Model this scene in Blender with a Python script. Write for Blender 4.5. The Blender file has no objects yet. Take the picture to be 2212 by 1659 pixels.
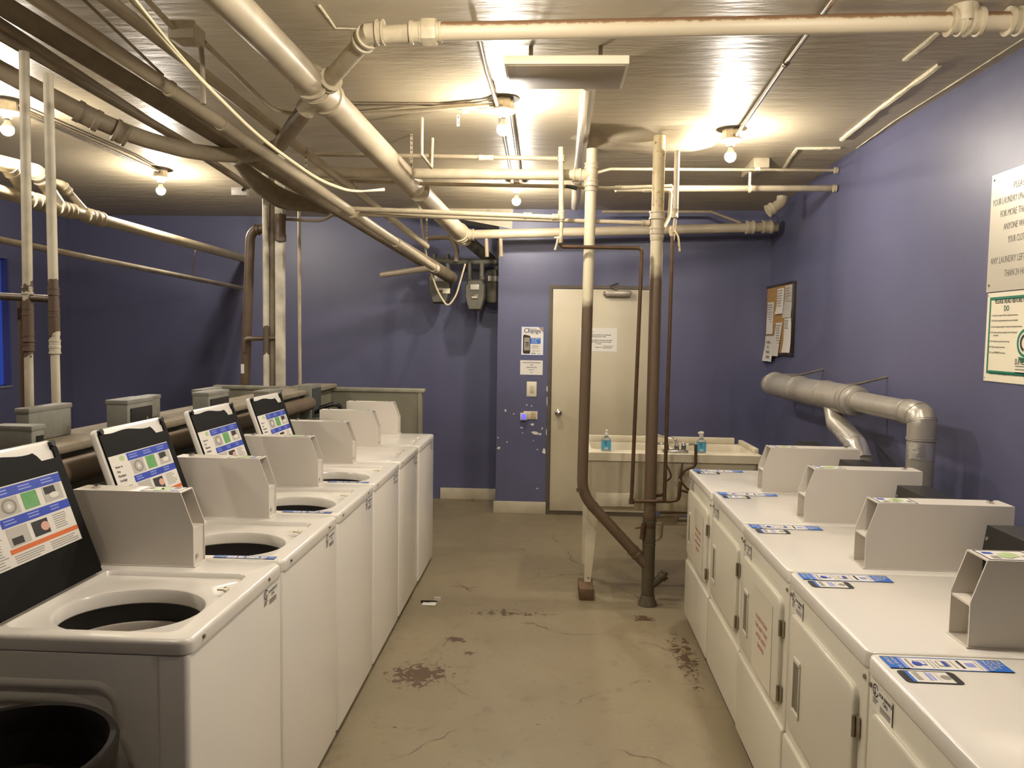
import bpy, bmesh, math, random
from mathutils import Vector, Matrix
random.seed(7)
sc = bpy.context.scene
COL = sc.collection
# ------------------------------------------------------------------ camera
F, CX, CY, HC = 1660.0, 1106.0, 829.5, 1.70
def _axes(vx, vy, r):
    Y = Vector(((vx-CX)/F, (CY-vy)/F, -1.0)).normalized()
    a, b = math.sin(r), math.cos(r)
    Z = Vector((a, b, (a*Y.x+b*Y.y)/(-Y.z))).normalized()
    X = Y.cross(Z)
    return Matrix((X, Y, Z))
RM = _axes(1187.0, 725.0, .015)
cam_d = bpy.data.cameras.new('camera'); cam = bpy.data.objects.new('camera', cam_d); COL.objects.link(cam)
cam_d.sensor_width = 36; cam_d.lens = F*36/2212; cam_d.clip_start = .05; cam_d.clip_end = 60
cam.matrix_world = Matrix.Translation((0, 0, HC)) @ RM.to_4x4()
sc.camera = cam
def ray(px, py): return RM @ Vector(((px-CX)/F, (CY-py)/F, -1.0))
def P(px, py, y):
    d = ray(px, py); return d*(y/d.y) + Vector((0, 0, HC))
def PX(px, py, x):
    d = ray(px, py); return d*(x/d.x) + Vector((0, 0, HC))
def PZ(px, py, z):
    d = ray(px, py); return d*((z-HC)/d.z) + Vector((0, 0, HC))
# ------------------------------------------------------------------ materials
def lin(c):
    return tuple(((v/255)/12.92 if v/255 <= .04045 else ((v/255+.055)/1.055)**2.4) for v in c) + (1.0,)
MATS = {}
def new_mat(name):
    m = bpy.data.materials.new(name); m.use_nodes = True
    nt = m.node_tree; bs = nt.nodes['Principled BSDF']
    MATS[name] = m
    return m, nt, bs
def N(nt, t, **k):
    n = nt.nodes.new(t)
    for a, v in k.items():
        if a in n.inputs: n.inputs[a].default_value = v
        else: setattr(n, a, v)
    return n
def plain(name, c, rough=.5, metal=0, var=.0, vscale=8, bump=0, bscale=40, c2=None, spec=.5, coat=0):
    """one colour, optionally mottled towards c2 by noise and with a fine bump"""
    m, nt, bs = new_mat(name)
    bs.inputs['Base Color'].default_value = lin(c)
    bs.inputs['Roughness'].default_value = rough
    bs.inputs['Metallic'].default_value = metal
    bs.inputs['Specular IOR Level'].default_value = spec
    if coat: bs.inputs['Coat Weight'].default_value = coat; bs.inputs['Coat Roughness'].default_value = .08
    geo = None
    if var or bump:
        geo = N(nt, 'ShaderNodeNewGeometry')
    if var:
        no = N(nt, 'ShaderNodeTexNoise', Scale=vscale, Detail=6, Roughness=.62)
        nt.links.new(geo.outputs['Position'], no.inputs['Vector'])
        rp = N(nt, 'ShaderNodeValToRGB')
        rp.color_ramp.elements[0].position = .5-.5*(1-var)*.6; rp.color_ramp.elements[1].position = .5+.35
        rp.color_ramp.elements[0].color = lin(c); rp.color_ramp.elements[1].color = lin(c2 or tuple(int(v*.7) for v in c))
        nt.links.new(no.outputs['Fac'], rp.inputs['Fac'])
        nt.links.new(rp.outputs['Color'], bs.inputs['Base Color'])
    if bump:
        nb = N(nt, 'ShaderNodeTexNoise', Scale=bscale, Detail=5)
        nt.links.new(geo.outputs['Position'], nb.inputs['Vector'])
        bp = N(nt, 'ShaderNodeBump', Strength=bump, Distance=.01)
        nt.links.new(nb.outputs['Fac'], bp.inputs['Height'])
        nt.links.new(bp.outputs['Normal'], bs.inputs['Normal'])
    return m
def speck(name, c, cs, rough=.5, scale=60, thr=.66, bump=.15, c2=None):
    """painted metal with scattered chips / rust specks of colour cs"""
    m, nt, bs = new_mat(name)
    geo = N(nt, 'ShaderNodeNewGeometry')
    n1 = N(nt, 'ShaderNodeTexNoise', Scale=scale, Detail=4, Roughness=.6)
    n2 = N(nt, 'ShaderNodeTexNoise', Scale=5.0, Detail=4)
    for n in (n1, n2): nt.links.new(geo.outputs['Position'], n.inputs['Vector'])
    r1 = N(nt, 'ShaderNodeValToRGB'); r1.color_ramp.elements[0].position = thr; r1.color_ramp.elements[1].position = thr+.05
    nt.links.new(n1.outputs['Fac'], r1.inputs['Fac'])
    r2 = N(nt, 'ShaderNodeValToRGB'); r2.color_ramp.elements[0].position = .35; r2.color_ramp.elements[1].position = .75
    r2.color_ramp.elements[0].color = lin(c); r2.color_ramp.elements[1].color = lin(c2 or tuple(int(v*.86) for v in c))
    nt.links.new(n2.outputs['Fac'], r2.inputs['Fac'])
    mx = N(nt, 'ShaderNodeMix', data_type='RGBA')
    nt.links.new(r1.outputs['Color'], mx.inputs[0]); nt.links.new(r2.outputs['Color'], mx.inputs[6]); mx.inputs[7].default_value = lin(cs)
    nt.links.new(mx.outputs[2], bs.inputs['Base Color'])
    bs.inputs['Roughness'].default_value = rough
    bp = N(nt, 'ShaderNodeBump', Strength=bump, Distance=.004)
    nt.links.new(n1.outputs['Fac'], bp.inputs['Height']); nt.links.new(bp.outputs['Normal'], bs.inputs['Normal'])
    return m
def twotone(name, ctop, cbot, z0, w):
    """a pipe painted pale above height z0 and left bare brown below it, ragged spray edge"""
    m, nt, bs = new_mat(name)
    geo = N(nt, 'ShaderNodeNewGeometry'); sx = N(nt, 'ShaderNodeSeparateXYZ'); nt.links.new(geo.outputs['Position'], sx.inputs[0])
    no = N(nt, 'ShaderNodeTexNoise', Scale=25.0, Detail=4); nt.links.new(geo.outputs['Position'], no.inputs['Vector'])
    ad = N(nt, 'ShaderNodeMath', operation='MULTIPLY_ADD'); nt.links.new(no.outputs['Fac'], ad.inputs[0]); ad.inputs[1].default_value = w; nt.links.new(sx.outputs['Z'], ad.inputs[2])
    mr = N(nt, 'ShaderNodeMapRange'); nt.links.new(ad.outputs[0], mr.inputs[0]); mr.inputs[1].default_value = z0-w/2+w/2; mr.inputs[2].default_value = z0+w/2+w/2
    mx = N(nt, 'ShaderNodeMix', data_type='RGBA'); nt.links.new(mr.outputs[0], mx.inputs[0]); mx.inputs[6].default_value = lin(cbot); mx.inputs[7].default_value = lin(ctop)
    nt.links.new(mx.outputs[2], bs.inputs['Base Color']); bs.inputs['Roughness'].default_value = .5
    return m
def emit(name, c, s):
    m, nt, bs = new_mat(name)
    bs.inputs['Base Color'].default_value = lin(c); bs.inputs['Emission Color'].default_value = lin(c); bs.inputs['Emission Strength'].default_value = s
    return m

CREAM = speck('cream pipe paint', (182, 168, 141), (118, 86, 56), .45, 55, .70)
CREAM2 = plain('pale pipe paint', (188, 176, 149), .42, var=.5, vscale=14, c2=(160, 144, 115), bump=.1, bscale=90)
CREAMD = plain('dull taupe pipe paint', (152, 138, 114), .55, var=.5, vscale=7, c2=(122, 106, 84), bump=.1, bscale=60)
RUSTY = speck('stained cream pipe paint', (188, 170, 130), (126, 92, 52), .5, 40, .60, .25)
BROWN = plain('brown bare pipe', (96, 78, 58), .5, var=.5, vscale=9, c2=(74, 58, 42), bump=.08, bscale=60)
DARKWRAP = plain('dark pipe insulation', (126, 112, 90), .85, var=.5, vscale=10, c2=(100, 87, 68), bump=.5, bscale=22)
WHITE = plain('white enamel', (222, 217, 207), .22, coat=.25)
WHITE2 = plain('white painted steel', (206, 199, 188), .38)
DRYERF = plain('white dryer front enamel', (208, 202, 184), .3, coat=.15)
BLACK = plain('black plastic', (22, 20, 18), .35)
LIDBLACK = plain('black lid lining', (12, 11, 9), .6, var=.4, vscale=5, c2=(18, 15, 12), spec=.15)
DARK = plain('dark gasket', (30, 26, 23), .6)
TUB = plain('tub plastic', (170, 162, 150), .45)
CHROME = plain('chrome', (200, 198, 192), .12, metal=1)
STEEL = plain('galvanised conduit', (178, 168, 148), .28, metal=.8, var=.4, vscale=20, c2=(140, 130, 112))
DUCT = plain('galvanised duct', (188, 182, 170), .36, metal=.55, var=.5, vscale=6, c2=(164, 157, 144), bump=.06, bscale=14)
FOIL = plain('foil tape', (226, 221, 212), .24, metal=.8, bump=.5, bscale=24)
GREYBOX = plain('dusty grey steel', (126, 124, 114), .6, var=.6, vscale=11, c2=(104, 100, 88), bump=.1, bscale=50)
GREYWOOD = plain('grey painted board', (124, 120, 102), .6, var=.5, vscale=5, c2=(106, 101, 84), bump=.1, bscale=30)
PLANK = plain('dusty raw plank', (132, 123, 106), .8, var=.6, vscale=9, c2=(116, 98, 76), bump=.4, bscale=30)
METER = plain('grey green meter cast', (96, 93, 80), .55, var=.5, vscale=14, c2=(72, 69, 58), bump=.15, bscale=50)
DOOR = plain('cream door paint', (190, 180, 154), .45, var=.4, vscale=3, c2=(180, 168, 141))
FRAME = plain('dark door frame', (92, 82, 66), .5, var=.4, vscale=10, c2=(70, 60, 46))
BASE = plain('off-white baseboard', (196, 186, 162), .5, var=.4, vscale=8, c2=(176, 164, 138))
PORC = plain('porcelain', (212, 202, 178), .3)
PAPER = plain('white paper', (214, 209, 199), .7)
PAPER2 = plain('grey-white paper', (178, 173, 164), .75)
INK = plain('black ink', (36, 33, 32), .6)
INKG = plain('grey ink', (140, 134, 124), .7)
GREEN = plain('green ink', (20, 112, 84), .5)
GREENP = plain('grass green print', (84, 150, 76), .5, var=.5, vscale=40, c2=(120, 160, 116))
LIME = plain('lime print', (172, 190, 136), .5)
BLUE = plain('blue print', (36, 66, 170), .4)
BLUE2 = plain('bright blue print', (40, 104, 192), .4)
NAVY = plain('navy print', (30, 34, 60), .4)
PALEB = plain('pale blue print', (140, 150, 205), .4)
ORANGE = plain('orange print', (205, 104, 48), .45)
SKINP = plain('skin tone print', (205, 158, 138), .5)
REDT = plain('faded red ink', (204, 128, 106), .6)
CORK = plain('cork', (172, 134, 84), .85, var=.7, vscale=60, c2=(146, 108, 62), bump=.3, bscale=120)
SIGNM = plain('satin metal sign', (196, 188, 168), .33, metal=.25)
SIGNW = plain('ivory sign', (226, 217, 192), .35)
WOOD = plain('dark wood block', (98, 76, 50), .75, var=.6, vscale=20, c2=(72, 54, 34), bump=.3, bscale=40)
TUBW = plain('white sink plastic', (205, 196, 172), .4, var=.4, vscale=5, c2=(186, 174, 148))
SOAPB = plain('blue soap label', (86, 172, 205), .45)
PUMP = plain('white pump plastic', (226, 218, 200), .4)
COPPER = plain('tarnished copper', (92, 68, 44), .42, metal=.35, var=.5, vscale=24, c2=(64, 48, 34))
WIREW = plain('cream cable sheath', (208, 194, 156), .5)
BIN = plain('black bin plastic', (24, 17, 13), .55, spec=.3)
PLASTER = plain('bare plaster', (224, 214, 184), .7, var=.5, vscale=20, c2=(196, 182, 146), bump=.5, bscale=50)
CHIP = plain('exposed white plaster', (214, 208, 196), .8)
NIGHT = emit('night light glow', (120, 112, 255), .55)
BULB = emit('lit bulb', (255, 214, 150), 1.0)
m, nt, bs = new_mat('clear soap'); bs.inputs['Base Color'].default_value = lin((214, 226, 226)); bs.inputs['Roughness'].default_value = .08; bs.inputs['Transmission Weight'].default_value = .75; CLEAR = m

def wall_mat(name, c, c2, rough):
    m, nt, bs = new_mat(name)
    geo = N(nt, 'ShaderNodeNewGeometry')
    n1 = N(nt, 'ShaderNodeTexNoise', Scale=1.6, Detail=5, Roughness=.6); n2 = N(nt, 'ShaderNodeTexNoise', Scale=55.0, Detail=3)
    mp = N(nt, 'ShaderNodeMapping'); mp.inputs['Scale'].default_value = (1, 1, .45)
    nt.links.new(geo.outputs['Position'], mp.inputs['Vector'])
    nt.links.new(mp.outputs[0], n1.inputs['Vector']); nt.links.new(geo.outputs['Position'], n2.inputs['Vector'])
    rp = N(nt, 'ShaderNodeValToRGB'); rp.color_ramp.elements[0].position = .35; rp.color_ramp.elements[1].position = .7
    rp.color_ramp.elements[0].color = lin(c); rp.color_ramp.elements[1].color = lin(c2)
    nt.links.new(n1.outputs['Fac'], rp.inputs['Fac']); nt.links.new(rp.outputs['Color'], bs.inputs['Base Color'])
    bs.inputs['Roughness'].default_value = rough
    bp = N(nt, 'ShaderNodeBump', Strength=.10, Distance=.004)
    nt.links.new(n2.outputs['Fac'], bp.inputs['Height']); nt.links.new(bp.outputs['Normal'], bs.inputs['Normal'])
    return m
WALL = wall_mat('blue wall paint', (88, 89, 115), (82, 83, 109), .42)

def ceiling_mat():
    m, nt, bs = new_mat('glossy taupe ceiling paint')
    geo = N(nt, 'ShaderNodeNewGeometry')
    n1 = N(nt, 'ShaderNodeTexNoise', Scale=1.3, Detail=6, Roughness=.62)
    n2 = N(nt, 'ShaderNodeTexNoise', Scale=7.0, Detail=5, Roughness=.6)
    n3 = N(nt, 'ShaderNodeTexNoise', Scale=90.0, Detail=3)
    mp = N(nt, 'ShaderNodeMapping'); mp.inputs['Scale'].default_value = (.5, 2.2, 1)
    nt.links.new(geo.outputs['Position'], mp.inputs['Vector'])
    nt.links.new(geo.outputs['Position'], n1.inputs['Vector']); nt.links.new(mp.outputs[0], n2.inputs['Vector']); nt.links.new(geo.outputs['Position'], n3.inputs['Vector'])
    rp = N(nt, 'ShaderNodeValToRGB'); rp.color_ramp.elements[0].position = .3; rp.color_ramp.elements[1].position = .72
    rp.color_ramp.elements[0].color = lin((184, 172, 146)); rp.color_ramp.elements[1].color = lin((170, 157, 131))
    nt.links.new(n1.outputs['Fac'], rp.inputs['Fac']); nt.links.new(rp.outputs['Color'], bs.inputs['Base Color'])
    bs.inputs['Roughness'].default_value = .42; bs.inputs['Specular IOR Level'].default_value = .30
    ad = N(nt, 'ShaderNodeMath', operation='MULTIPLY_ADD'); nt.links.new(n3.outputs['Fac'], ad.inputs[0]); ad.inputs[1].default_value = .035; nt.links.new(n2.outputs['Fac'], ad.inputs[2])
    bp = N(nt, 'ShaderNodeBump', Strength=.32, Distance=.025)
    nt.links.new(ad.outputs[0], bp.inputs['Height']); nt.links.new(bp.outputs['Normal'], bs.inputs['Normal'])
    return m
CEIL = ceiling_mat()

def floor_mat():
    m, nt, bs = new_mat('worn painted concrete')
    geo = N(nt, 'ShaderNodeNewGeometry')
    def noise(s, d=6, r=.6, dist=0):
        n = N(nt, 'ShaderNodeTexNoise', Scale=s, Detail=d, Roughness=r, Distortion=dist); nt.links.new(geo.outputs['Position'], n.inputs['Vector']); return n
    def ramp(src, p0, p1, c0=(0, 0, 0, 1), c1=(1, 1, 1, 1)):
        r = N(nt, 'ShaderNodeValToRGB'); r.color_ramp.elements[0].position = p0; r.color_ramp.elements[1].position = p1
        r.color_ramp.elements[0].color = c0; r.color_ramp.elements[1].color = c1; nt.links.new(src, r.inputs['Fac']); return r
    def mix(fac, a, b):
        x = N(nt, 'ShaderNodeMix', data_type='RGBA'); nt.links.new(fac, x.inputs[0])
        for i, v in ((6, a), (7, b)):
            if isinstance(v, tuple): x.inputs[i].default_value = v
            else: nt.links.new(v, x.inputs[i])
        return x.outputs[2]
    def math_(op, a, b):
        x = N(nt, 'ShaderNodeMath', operation=op)
        for i, v in ((0, a), (1, b)):
            if isinstance(v, (int, float)): x.inputs[i].default_value = v
            else: nt.links.new(v, x.inputs[i])
        return x.outputs[0]
    base = ramp(noise(1.1).outputs['Fac'], .3, .7, lin((138, 125, 99)), lin((124, 113, 89))).outputs['Color']
    base = mix(ramp(noise(9, 8, .7).outputs['Fac'], .55, .8).outputs['Color'], base, lin((104, 91, 69)))
    # cracks
    wv = noise(2.2, 5, .6)
    vm = N(nt, 'ShaderNodeMix', data_type='VECTOR'); vm.inputs[0].default_value = .22
    nt.links.new(geo.outputs['Position'], vm.inputs[4]); nt.links.new(wv.outputs['Color'], vm.inputs[5])
    vo = N(nt, 'ShaderNodeTexVoronoi', Scale=1.15); vo.feature = 'DISTANCE_TO_EDGE'; nt.links.new(vm.outputs[1], vo.inputs['Vector'])
    cr = ramp(vo.outputs['Distance'], .0, .006, (1, 1, 1, 1), (0, 0, 0, 1))
    crm = math_('MULTIPLY', cr.outputs['Color'], ramp(noise(1.7).outputs['Fac'], .47, .56).outputs['Color'])
    base = mix(crm, base, lin((72, 58, 40)))
    # scattered worn spots
    sp = ramp(noise(13, 5, .55, .6).outputs['Fac'], .69, .715)
    spm = math_('MULTIPLY', sp.outputs['Color'], ramp(noise(1.2, 3).outputs['Fac'], .45, .55).outputs['Color'])
    base = mix(spm, base, lin((84, 68, 48)))
    # peeled patches with their own places on the floor
    flake = noise(26, 6, .62, .8)
    for (x, y, rx, ry, thr) in PATCHES:
        sx = N(nt, 'ShaderNodeVectorMath', operation='SUBTRACT'); nt.links.new(geo.outputs['Position'], sx.inputs[0]); sx.inputs[1].default_value = (x, y, 0)
        dv = N(nt, 'ShaderNodeVectorMath', operation='DIVIDE'); nt.links.new(sx.outputs[0], dv.inputs[0]); dv.inputs[1].default_value = (rx, ry, 1)
        ln = N(nt, 'ShaderNodeVectorMath', operation='LENGTH'); nt.links.new(dv.outputs[0], ln.inputs[0])
        fall = math_('SUBTRACT', 1.0, ln.outputs['Value'])
        s = math_('ADD', math_('MULTIPLY', fall, .35), flake.outputs['Fac'])
        base = mix(ramp(s, thr, thr+.03).outputs['Color'], base, lin((82, 62, 40)))
    nt.links.new(base, bs.inputs['Base Color'])
    rr = ramp(noise(3).outputs['Fac'], .3, .7, (.42, .42, .42, 1), (.6, .6, .6, 1)); nt.links.new(rr.outputs['Color'], bs.inputs['Roughness'])
    bp = N(nt, 'ShaderNodeBump', Strength=.3, Distance=.004)
    hh = math_('SUBTRACT', noise(30).outputs['Fac'], math_('MULTIPLY', crm, 1.5)); nt.links.new(hh, bp.inputs['Height']); nt.links.new(bp.outputs['Normal'], bs.inputs['Normal'])
    return m
def _fz(px, py): v = PZ(px, py, 0); return v.x, v.y
PATCHES = [_fz(905, 1458)+(.22, .2, .66), _fz(985, 1382)+(.12, .1, .74), _fz(1100, 1325)+(.55, .14, .78), _fz(1480, 1420)+(.14, .6, .74), _fz(1390, 1336)+(.09, .06, .62), _fz(1015, 1410)+(.12, .06, .74)]
FLOOR = floor_mat()

# ------------------------------------------------------------------ mesh builder
def as_m(m):
    return m if isinstance(m, (list, tuple)) else [m]
def rrect(x0, x1, y0, y1, r, n=5):
    pts = []
    for cx, cy, a0 in ((x1-r, y1-r, 0), (x0+r, y1-r, 90), (x0+r, y0+r, 180), (x1-r, y0+r, 270)):
        for i in range(n+1):
            a = math.radians(a0+90*i/n); pts.append((cx+r*math.cos(a), cy+r*math.sin(a)))
    return pts
_TXT = {}
def text_mesh(s, align='LEFT'):
    k = (s, align)
    if k not in _TXT:
        cu = bpy.data.curves.new('lettering', 'FONT'); cu.body = s; cu.size = 1; cu.align_x = align; cu.resolution_u = 2
        o = bpy.data.objects.new('lettering', cu); COL.objects.link(o)
        dg = bpy.context.evaluated_depsgraph_get(); dg.update()
        me = bpy.data.meshes.new_from_object(o.evaluated_get(dg))
        _TXT[k] = ([v.co.copy() for v in me.vertices], [tuple(p.vertices) for p in me.polygons])
        bpy.data.objects.remove(o); bpy.data.curves.remove(cu); bpy.data.meshes.remove(me)
    return _TXT[k]
class B:
    def __init__(s): s.bm = bmesh.new()
    def _add(s, vs, fs, m=0, smooth=False):
        bv = [s.bm.verts.new(v) for v in vs]
        for f in fs:
            try:
                fc = s.bm.faces.new([bv[i] for i in f]); fc.material_index = m; fc.smooth = smooth
            except ValueError: pass
        return bv
    def box(s, x0, x1, y0, y1, z0, z1, r=0, m=0, seg=2, rot=None):
        t = bmesh.new(); bmesh.ops.create_cube(t, size=1)
        c = Vector(((x0+x1)/2, (y0+y1)/2, (z0+z1)/2))
        for v in t.verts: v.co = Vector((v.co.x*(x1-x0), v.co.y*(y1-y0), v.co.z*(z1-z0)))
        if r: bmesh.ops.bevel(t, geom=list(t.edges), offset=r, segments=seg, profile=.5, affect='EDGES')
        mt = Matrix.Translation(c) @ (rot.to_4x4() if rot else Matrix())
        t.verts.index_update()
        s._add([mt @ v.co for v in t.verts], [[v.index for v in f.verts] for f in t.faces], m, False)
        t.free(); return s
    def loft(s, loops, m=0, smooth=True, closed=True, caps=(False, False)):
        n = len(loops[0]); vs = [Vector(p) for L in loops for p in L]; fs = []
        for i in range(len(loops)-1):
            for j in range(n if closed else n-1):
                k = (j+1) % n
                fs.append((i*n+j, i*n+k, (i+1)*n+k, (i+1)*n+j))
        bv = s._add(vs, fs, m, smooth)
        for c, i in ((caps[0], 0), (caps[1], len(loops)-1)):
            if c:
                f = s.bm.faces.new(bv[i*n:(i+1)*n] if i else list(reversed(bv[:n]))); f.material_index = m
        return s
    def tube(s, pts, r, n=14, m=0, caps=True, smooth=True):
        pts = [Vector(p) for p in pts]; k = len(pts)
        rs = r if isinstance(r, (list, tuple)) else [r]*k
        tg = [((pts[min(i+1, k-1)]-pts[max(i-1, 0)])).normalized() for i in range(k)]
        up = Vector((0, 0, 1)) if abs(tg[0].z) < .9 else Vector((0, 1, 0))
        nrm = (up - tg[0]*up.dot(tg[0])).normalized(); loops = []
        for i in range(k):
            nrm = (nrm - tg[i]*nrm.dot(tg[i])).normalized(); bn = tg[i].cross(nrm)
            sc_ = 1.0
            if 0 < i < k-1:
                a = (pts[i]-pts[i-1]).normalized(); sc_ = 1/max(.6, abs(a.dot(tg[i])))
            loops.append([pts[i]+(nrm*math.cos(t)+bn*math.sin(t))*rs[i]*(sc_ if sc_ < 1.2 else 1.1) for t in [2*math.pi*j/n for j in range(n)]])
        return s.loft(loops, m, smooth, True, (caps, caps))
    def cyl(s, p0, p1, r0, r1=None, n=20, m=0, caps=True): return s.tube([p0, p1], [r0, r0 if r1 is None else r1], n, m, caps)
    def hub(s, p, d, r, l, lip=None, n=20, m=0):
        """a pipe hub / coupling centred on p along d: barrel with a raised bead at both ends"""
        p, d = Vector(p), Vector(d).normalized(); lip = lip or r*.12
        prof = [(-l/2, r), (-l/2, r+lip), (-l/2+l*.22, r+lip), (-l/2+l*.26, r+lip*.35), (l/2-l*.26, r+lip*.35), (l/2-l*.22, r+lip), (l/2, r+lip), (l/2, r)]
        up = Vector((0, 0, 1)) if abs(d.z) < .9 else Vector((0, 1, 0)); a = (up-d*up.dot(d)).normalized(); b = d.cross(a)
        loops = [[p+d*t+(a*math.cos(q)+b*math.sin(q))*rr for q in [2*math.pi*j/n for j in range(n)]] for t, rr in prof]
        s.loft(loops, m, False, True, (True, True))
        return s
    def lathe(s, prof, c, n=28, m=0, axis=(0, 0, 1), smooth=True, caps=(True, True), sy=1.0):
        c, d = Vector(c), Vector(axis).normalized()
        up = Vector((1, 0, 0)) if abs(d.x) < .9 else Vector((0, 1, 0)); a = (up-d*up.dot(d)).normalized(); b = d.cross(a)
        loops = [[c+d*z+a*math.cos(q)*r+b*math.sin(q)*r*sy for q in [2*math.pi*j/n for j in range(n)]] for r, z in prof]
        return s.loft(loops, m, smooth, True, caps)
    def prism(s, poly, fn, d0, d1, m=0):
        """extrude the 2-D polygon poly from d0 to d1; fn(u, v, d) gives the point"""
        n = len(poly); vs = [fn(u, v, d0) for u, v in poly]+[fn(u, v, d1) for u, v in poly]
        fs = [(i, (i+1) % n, n+(i+1) % n, n+i) for i in range(n)]+[tuple(reversed(range(n))), tuple(range(n, 2*n))]
        s._add(vs, fs, m); return s
    def poly(s, pts, m=0): s._add([Vector(p) for p in pts], [tuple(range(len(pts)))], m); return s
    def fill(s, outer, inner, m=0):
        t = bmesh.new(); ed = []
        for L in (outer, inner):
            vs = [t.verts.new(p) for p in L]
            for i in range(len(vs)): ed.append(t.edges.new((vs[i], vs[(i+1) % len(vs)])))
        bmesh.ops.triangle_fill(t, use_beauty=True, use_dissolve=False, edges=ed); t.verts.index_update()
        s._add([v.co.copy() for v in t.verts], [[v.index for v in f.verts] for f in t.faces], m); t.free(); return s
    def build(s, name, mats, parent=None, sharp=40, flip=True):
        bmesh.ops.remove_doubles(s.bm, verts=s.bm.verts, dist=1e-6)
        if flip: bmesh.ops.recalc_face_normals(s.bm, faces=s.bm.faces)
        me = bpy.data.meshes.new(name)
        off = Vector((0, 0, 0)); q = parent
        while q is not None: off += q.location; q = q.parent
        ctr = Vector((0, 0, 0))
        if parent is None and s.bm.verts:
            xs = [v.co.x for v in s.bm.verts]; ys = [v.co.y for v in s.bm.verts]; zs = [v.co.z for v in s.bm.verts]
            ctr = Vector(((min(xs)+max(xs))/2, (min(ys)+max(ys))/2, min(zs))); off = ctr
        for v in s.bm.verts: v.co -= off
        s.bm.to_mesh(me); s.bm.free()
        for mm in as_m(mats): me.materials.append(mm)
        try: me.set_sharp_from_angle(angle=math.radians(sharp))
        except Exception: pass
        o = bpy.data.objects.new(name, me); COL.objects.link(o); o.parent = parent
        if parent is None: o.location = ctr
        return o
class Art:
    """flat printing on a surface: origin o, axes u (right) and v (up), lifted a hair along n"""
    def __init__(s, b, o, u, v, lift=.0004):
        s.b, s.o, s.u, s.v = b, Vector(o), Vector(u).normalized(), Vector(v).normalized(); s.n = s.u.cross(s.v); s.l = lift
    def pt(s, a, c, k=1): return s.o+s.u*a+s.v*c+s.n*s.l*k
    def rect(s, a0, c0, a1, c1, m, k=1): s.b.poly([s.pt(a0, c0, k), s.pt(a1, c0, k), s.pt(a1, c1, k), s.pt(a0, c1, k)], m); return s
    def shape(s, pts, m, k=1): s.b.poly([s.pt(a, c, k) for a, c in pts], m); return s
    def disc(s, a, c, r, m, k=1, ry=None, n=20): return s.shape([(a+r*math.cos(2*math.pi*i/n), c+(ry or r)*math.sin(2*math.pi*i/n)) for i in range(n)], m, k)
    def ring(s, a, c, r, w, m, k=1, a0=0, a1=360, n=24):
        for i in range(n):
            t0, t1 = [math.radians(a0+(a1-a0)*(i+j)/n) for j in (0, 1)]
            s.shape([(a+(r-w)*math.cos(t0), c+(r-w)*math.sin(t0)), (a+r*math.cos(t0), c+r*math.sin(t0)), (a+r*math.cos(t1), c+r*math.sin(t1)), (a+(r-w)*math.cos(t1), c+(r-w)*math.sin(t1))], m, k)
        return s
    def text(s, t, a, c, size, m, k=2, align='LEFT', sx=1.0, bold=0):
        vs, fs = text_mesh(t, align)
        for d in ([0] if not bold else [-bold, 0, bold]):
            s.b._add([s.pt(a+(v.x+d)*size*sx, c+v.y*size, k+abs(d)*2) for v in vs], fs, m)
        return s
    def lines(s, a0, a1, c_top, step, n, h, m, k=1, rag=.25):
        for i in range(n):
            w = (a1-a0)*(1-rag*random.random()); s.rect(a0, c_top-i*step-h, a0+w, c_top-i*step, m, k)
        return s
def thing(name, label, cat, loc, group=None):
    o = bpy.data.objects.new(name, None); COL.objects.link(o); o.location = loc; o.empty_display_size = .1
    o['label'] = label; o['category'] = cat
    if group: o['group'] = group
    return o
def tag(o, label, cat, group=None):
    o['label'] = label; o['category'] = cat
    if group: o['group'] = group
    return o
def struct(o): o['kind'] = 'structure'; return o
def copy_tree(o, parent=None):
    c = o.copy(); COL.objects.link(c); c.parent = parent
    for ch in list(KIDS.get(o.name, [])):
        d = copy_tree(ch, c)
    return c
KIDS = {}
def index_kids():
    KIDS.clear()
    for o in sc.objects:
        if o.parent: KIDS.setdefault(o.parent.name, []).append(o)
def arc(pts, rad, n=5):
    """round the corners of a polyline"""
    pts = [Vector(p) for p in pts]; out = [pts[0]]
    for i in range(1, len(pts)-1):
        a, b, c = pts[i-1], pts[i], pts[i+1]; d0, d1 = (a-b), (c-b); r = min(rad, d0.length*.45, d1.length*.45)
        p0, p1 = b+d0.normalized()*r, b+d1.normalized()*r
        for k in range(n+1):
            t = k/n; out.append(p0*(1-t)**2+b*2*t*(1-t)+p1*t*t)
    out.append(pts[-1]); return out
# ------------------------------------------------------------------ the room
XR, XL, YB, YA, XB, YF = 2.03, -5.0, 7.26, 7.83, -.49, -2.2     # right wall, left wall, door wall, alcove wall, door wall's left end, wall behind the camera
ZC = 2.98
def zc(y): return ZC if y < 5.6 else ZC-.105*min(1.0, (y-5.6)/1.66)
b = B(); b.box(XL-.12, XR+.12, YF-.12, YA+.12, -.12, 0); struct(b.build('floor', FLOOR))
b = B(); ys = [YF-.12, 0, 2, 4, 5.6, 6.4, 7.26, YA+.12]
for i in range(len(ys)-1):
    y0, y1 = ys[i], ys[i+1]
    b._add([(XL-.12, y0, zc(y0)), (XR+.12, y0, zc(y0)), (XR+.12, y1, zc(y1)), (XL-.12, y1, zc(y1)), (XL-.12, y0, 3.15), (XR+.12, y0, 3.15), (XR+.12, y1, 3.15), (XL-.12, y1, 3.15)],
           [(0, 1, 2, 3), (4, 7, 6, 5), (0, 3, 7, 4), (1, 5, 6, 2)]+([(0, 4, 5, 1)] if i == 0 else [])+([(3, 2, 6, 7)] if i == len(ys)-2 else []))
struct(b.build('ceiling', CEIL))
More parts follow.
